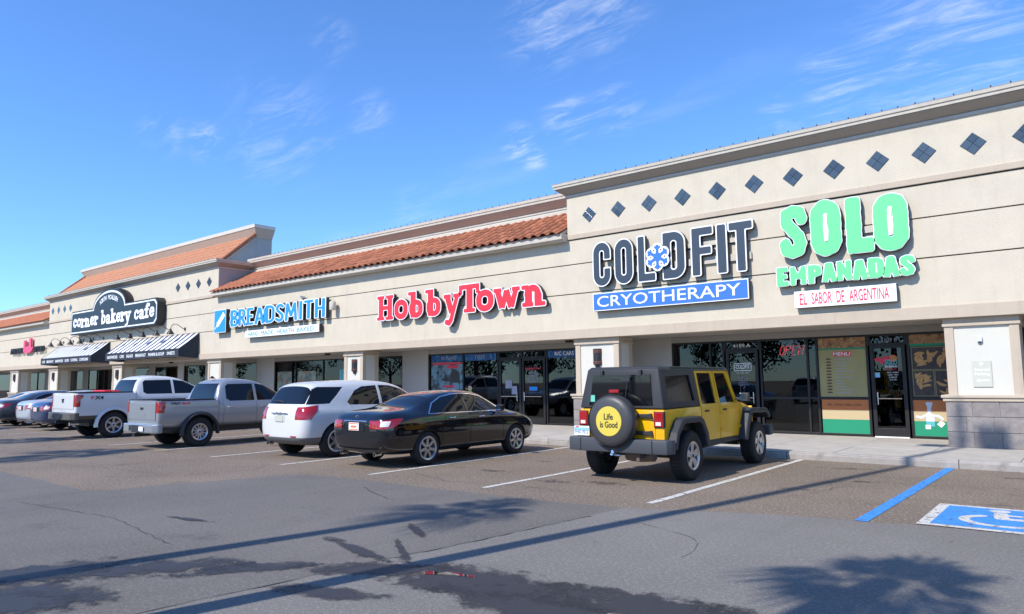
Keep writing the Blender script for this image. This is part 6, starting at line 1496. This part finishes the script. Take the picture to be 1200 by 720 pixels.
for i, (a, b, c, d, m_, lb) in enumerate(((-16.28, -15.98, 1.38, 1.66, PRTXT, 'upper pale notice on the left hobby shop door'), (-16.00, -15.76, 1.17, 1.46, PRTXT, 'lower pale notice on the left hobby shop door'), (-15.22, -14.86, 1.30, 1.43, SKYB, 'small blue card sticker on the right hobby shop door'))):
    K = empty('door_notice', (a, SY+.03, c), label=lb, cat='notice'); MB().box(0, b-a, -.002, .001, 0, d-c).build('paper', m_, K)
K = empty('door_decal', (-15.04, SY, 1.6), label='red HobbyTown lettering over white opening hours on the right shop door', cat='door decal')
vin(K, 'HobbyTown', -15.38, -14.70, 2.0, 2.10, REDTXT, off=.02)
for i, (s_, w_) in enumerate((('HOURS', .20), ('MON-SAT 10-8', .22), ('SUNDAY 12-6', .22), ('OPEN', .20))): vin(K, s_, -15.04-w_, -15.04+w_, 1.88-.10*i, 1.945-.10*i, PRTXT, off=.01)
K = empty('door_number', (-15.6, SY, 2.5), label='door number 4117 over the hobby shop double door', cat='door number'); vin(K, '4117', -15.75, -15.38, 2.50, 2.60, PRTXT, y=SY+.03)
# bread shop window things
BLINDM = mat('roller_blind', (.20, .205, .20), .8); WPOST = mat('print_bakery_photos', (.22, .25, .20), .6, var=.7, vscale=4, dirt=((.40, .12, .05), 3.5, .56, .62))
for a, b, lb in ((-30.6, -29.1, 'left'), (-28.9, -27.2, 'right')):
    K = empty('window_blind', (a, SY+.12, 2.28), label='%s grey roller blind in the bread shop window' % lb, cat='blind'); MB().box(0, b-a, 0, .01, 0, .38).build('cloth', BLINDM, K); MB().tube([(0, .02, .37), (b-a, .02, .37)], .025, 8).build('roller', BLINDM, K)
    poster('bread_poster', '%s picture poster in the bread shop window' % lb, a+.1, b-.25, 1.0, 2.2, WPOST)
PETAL = mat('red_petals', (.60, .015, .012), .6)
K = empty('red_flowers', (-26.45, SY+.35, 1.25), label='bunch of red flowers in a vase behind the bread shop window', cat='flowers')
MB().lathe([(0, 0), (.08, 0), (.11, .15), (.06, .30), (.07, .36)], 14, cap=False).build('vase', PLASTIC, K, smooth=50)
fm = MB(); rf = random.Random(4)
for k in range(26):
    a, b, r_ = rf.uniform(0, 6.28), rf.uniform(-.4, 1.3), .22; c = Vector((r_*cos(a)*cos(b), r_*sin(a)*cos(b)*.7, .60+r_*sin(b)*.8)); n = 7
    for j in range(n):
        t = 2*pi*j/n; d = Vector((cos(t), -.35, sin(t))).normalized()*.06; e = Vector((-sin(t), 0, cos(t)))*.025; fm.add([c, c+d-e, c+d*1.25, c+d+e], [(0, 1, 2, 3)])
fm.build('blossoms', PETAL, K, kind='stuff')
K = empty('window_notice', (-25.75, SY+.04, 1.55), label='pale blue square notice in the bread shop window left of the pillar', cat='notice'); MB().box(0, .62, 0, .003, .15, .68).build('paper', TEAL, K); MB().box(.2, .42, 0, .003, -.15, .1).build('lower_paper', TEAL, K)
# furniture and shelves glimpsed inside
GOODS = [mat('goods_%s' % n_, c_, .6) for n_, c_ in (('warm', (.22, .10, .05)), ('blue', (.05, .10, .22)), ('pale', (.35, .34, .30)), ('green', (.06, .14, .07)))]
def shelf(x, y, label):
    K = empty('display_shelf', (x, y, .15), label=label, cat='shelf'); 
    for z in (0, .45, .9, 1.35): MB().box(0, 1.6, 0, .4, z, z+.03).build('shelf_board', PLASTIC, K)
    for a in (0, 1.57): MB().box(a, a+.03, .01, .39, .03, 1.7).build('upright', PLASTIC, K)
    rs = random.Random(int(-x*10)); mbs = [MB() for _ in GOODS]
    for z in (.03, .48, .93, 1.38):
        xx = .06
        while xx < 1.45:
            w_ = rs.uniform(.06, .18); mbs[rs.randrange(4)].box(xx, xx+w_, .05, .3, z+.002, z+rs.uniform(.12, .34)); xx += w_+.015
    for m_, mb in zip(GOODS, mbs):
        if mb.v: mb.build('boxed_goods', m_, K, kind='stuff')
shelf(-13.9, 21.2, 'goods shelf behind the R/C CARS window'); shelf(-18.0, 21.4, 'goods shelf behind the TOYS window'); shelf(-23.1, 20.6, 'packed goods shelf in the hobby shop side window')
WOODC = mat('cafe_chair_metal', (.18, .18, .18), .4, metal=.6)
for i, (x, y, lb) in enumerate(((-4.25, 21.0, 'left metal cafe chair inside the empanada shop door'), (-3.72, 20.9, 'right metal cafe chair inside the empanada shop door'))):
    K = empty('cafe_chair', (x, y, .14), rz=.3-i*.7, label=lb, cat='chair'); MB().box(-.2, .2, -.2, .2, .44, .47).build('seat', WOODC, K, bevel=.01)
    for a, b in ((-1, -1), (1, -1), (-1, 1), (1, 1)): MB().tube([(a*.17, b*.17, .44), (a*.21, b*.21, 0)], .013, 6).build('leg', WOODC, K)
    MB().tube([(-.19, .19, .46), (-.19, .23, .9), (.19, .23, .9), (.19, .19, .46)], .013, 6).build('backrest', WOODC, K)
K = empty('service_counter', (-6.9, 21.6, .14), label='pale counter inside the cryotherapy shop window', cat='counter'); MB().box(0, 1.9, 0, .6, 0, 1.0).build('counter_body', GOODS[2], K); MB().box(-.05, 1.95, -.05, .65, 1.002, 1.05).build('counter_top', PLASTIC, K)
# soffit downlights
for i, (x, lb) in enumerate(((-12.6, 'near the hobby shop door'), (-24.8, 'by the bread shop'), (-38.5, 'behind the right striped awning'))):
    K = empty('soffit_light', (x, 18.3, 2.80), label='small square soffit light '+lb, cat='light'); MB().box(-.09, .09, -.09, .09, .0, .07).build('housing', BRONZE, K, bevel=.01)

# ================================================================== PALMS, LIGHT POLE AND TREES ACROSS THE LOT (their shadows and reflections show)
BARK = mat('palm_bark', (.16, .13, .10), .95, var=.3, vscale=8, bump=.6, bscale=12); FROND = mat('palm_frond', (.055, .085, .028), .7, var=.35, vscale=2); DEADF = mat('palm_skirt', (.20, .15, .09), .9, var=.3, vscale=3)
def palm(x, y, h, label, seed, fr=1.5, n=24, rt_=.20):
    rn = random.Random(seed); K = empty('palm_tree', (x, y, 0), label=label, cat='palm tree', group='fan palms behind the camera')
    mb = MB(); ring = []; sx_, sy_ = .0, .0
    for i in range(15):
        t = i/14; c = (sx_*sin(t*2.2), sy_*sin(t*2.0), h*t); r_ = rt_*(1.35-.25*min(1, t*6)-.30*t); ring.append((c, r_))
    v = [(c[0]+r_*cos(2*pi*k/12), c[1]+r_*sin(2*pi*k/12), c[2]) for c, r_ in ring for k in range(12)]
    mb.add(v, [(i*12+k, i*12+(k+1) % 12, (i+1)*12+(k+1) % 12, (i+1)*12+k) for i in range(14) for k in range(12)]+[tuple(range(168, 180))])
    mb.build('trunk', BARK, K, smooth=60); top = Vector(ring[-1][0]); cr = MB(); dd = MB()
    for i in range(n):
        az = i*2.399+rn.uniform(-.2, .2); el = R(80)-R(135)*(i/n)+rn.uniform(-.12, .12); ln = fr*rn.uniform(.75, 1.15); dest = cr if i < n*.9 else dd
        d = Vector((cos(az)*cos(el), sin(az)*cos(el), sin(el))); st = ln*.28; p1 = top+d*st-Vector((0, 0, .05*st)); clump = .85+.35*sin(az*3+seed); ln *= clump; s_ = d.cross(Vector((0, 0, 1))).normalized(); nrm = s_.cross(d).normalized()
        dest.add([top-s_*.012, top+s_*.012, p1+s_*.012, p1-s_*.012], [(0, 1, 2, 3)])
        for b in range(7):
            t = R(-40)+R(80)*b/6; dr = (d*cos(t)+s_*sin(t)).normalized(); L_ = ln*.80*(.55+.45*cos(t*1.6)); q = dr.cross(nrm).normalized()*.036*fr
            mid = p1+dr*L_*.6+nrm*.02; end = p1+dr*L_-Vector((0, 0, L_*.28)); dest.add([p1, mid+q*1.1, end, mid-q*1.1], [(0, 1, 2, 3)])
    cr.build('fronds', FROND, K, kind='stuff')
    if dd.v: dd.build('dead_fronds', DEADF, K, kind='stuff')
    return K
def sun_base(x, y, h):                                          # foot of a pole whose tip throws its shadow on x, y
    k = h/math.tan(SUN_EL); return x-sdir.x*k, y-sdir.y*k
for i, (x, y, h, fr, rt_, lb) in enumerate(((-6.35, 6.8, 9.2, .95, .14, 'slim fan palm whose crown shadow falls mid picture'), (-1.42, 6.42, 8.4, 1.12, .19, 'full fan palm whose crown shadow falls at lower right'),
        (-19.3, 6.9, 9.6, 1.7, .18, 'tall fan palm further left behind the camera'), (-25.5, 7.6, 9.0, 1.6, .18, 'fan palm at the left end of the planted strip'), (-34, 8.6, 9.0, 1.6, .18, 'farthest left fan palm of the planted strip'))):
    bx_, by_ = sun_base(x, y, h); palm(bx_, by_, h, lb, i+3, fr, rt_=rt_)
K = empty('light_pole', (-5.62, .55, 0), label='tall dark twin-head parking lot light pole left of the camera', cat='light pole')
hp = .55
MB().lathe([(0, 0), (.30, 0), (.30, .7), (0, .7)], 20).build('concrete_foot', KERB, K)
PH = 1.15+math.hypot(17.55-.55, .195*17)*math.tan(SUN_EL)
MB().lathe([(.13, .7), (.075, PH), (0, PH)], 14, cap=False).build('pole', BRONZE, K, smooth=50)
for s in (1, -1):
    MB().tube([(0, 0, PH-.75), (s*.35, 0, PH-.72)], .03, 8).build('arm', BRONZE, K); MB().box(min(s*.3, s*.85), max(s*.3, s*.85), -.22, .22, PH-.82, PH-.62).build('lamp_head', BRONZE, K, bevel=.03)
LEAF = mat('tree_leaves', (.045, .075, .028), .8, var=.4, vscale=1.2)
def tree(x, y, h, w_, seed, label):
    rn = random.Random(seed); K = empty('shade_tree', (x, y, 0), label=label, cat='tree', group='trees across the parking lot')
    MB().tube([(0, 0, 0), (.1, 0, h*.3), (0, .1, h*.6)], .28, 8, r2=.12).build('trunk', BARK, K, smooth=60)
    br = MB()
    for k in range(6): a = k*1.05+rn.random(); br.tube([(0.05, 0, h*.3), (cos(a)*w_*.2, sin(a)*w_*.2, h*.5), (cos(a)*w_*.38, sin(a)*w_*.38, h*.68)], .09, 6, r2=.03)
    br.build('branches', BARK, K, smooth=60, kind='stuff'); cm = MB(); cl_ = [(rn.gauss(0, w_*.22), rn.gauss(0, w_*.22), h*(.66+rn.gauss(0, .13)), rn.uniform(.5, 1.1)*w_*.16) for _ in range(26)]
    for cx_, cy_, cz_, cr_ in cl_:
        for _ in range(70):
            d = Vector((rn.gauss(0, 1), rn.gauss(0, 1), rn.gauss(0, 1))).normalized()*cr_*rn.uniform(.6, 1.1); p = Vector((cx_, cy_, cz_))+d; a = Vector((rn.gauss(0, 1), rn.gauss(0, 1), rn.gauss(0, 1))).normalized()*.22; b = a.cross(d).normalized()*.13
            cm.add([p-a, p+b, p+a, p-b], [(0, 1, 2, 3)])
    cm.build('crown', LEAF, K, kind='stuff')
rt2 = random.Random(31)
for i, x in enumerate((-170, -150, -132, -116, -102, -89, -78, -66, -55, -45, -36, -27, -19, -11, -3, 6, 15, 25, 36)):
    tree(x+rt2.uniform(-2, 2), -38+rt2.uniform(-5, 5), rt2.uniform(7, 11), rt2.uniform(7, 10), 100+i, '%s leafy shade tree counted from the left across the parking lot' % ('first second third fourth fifth sixth seventh eighth ninth tenth eleventh twelfth thirteenth fourteenth fifteenth sixteenth seventeenth eighteenth nineteenth'.split()[i]))
# vehicles across the lane, seen mirrored in the shop glass
for src, loc, swap, lb, ct in ((car, (-14.5, -8, 0), {}, 'white crossover parked across the lane behind the camera', 'suv'), (SEDAN0, (-8.8, -8.2, 0), {'paint_black': SILVERB}, 'silver sedan parked across the lane behind the camera', 'car'), (SEDAN0, (2.6, -8.2, 0), {'paint_black': GREYD}, 'dark sedan parked across the lane behind the camera', 'car')):
    c = copy_tree(src, None, swap); c.location = loc; c.rotation_euler.z = pi; tag(c, label=lb, cat=ct, group='cars across the lane behind the camera')

bpy.data.scenes.remove(TS)
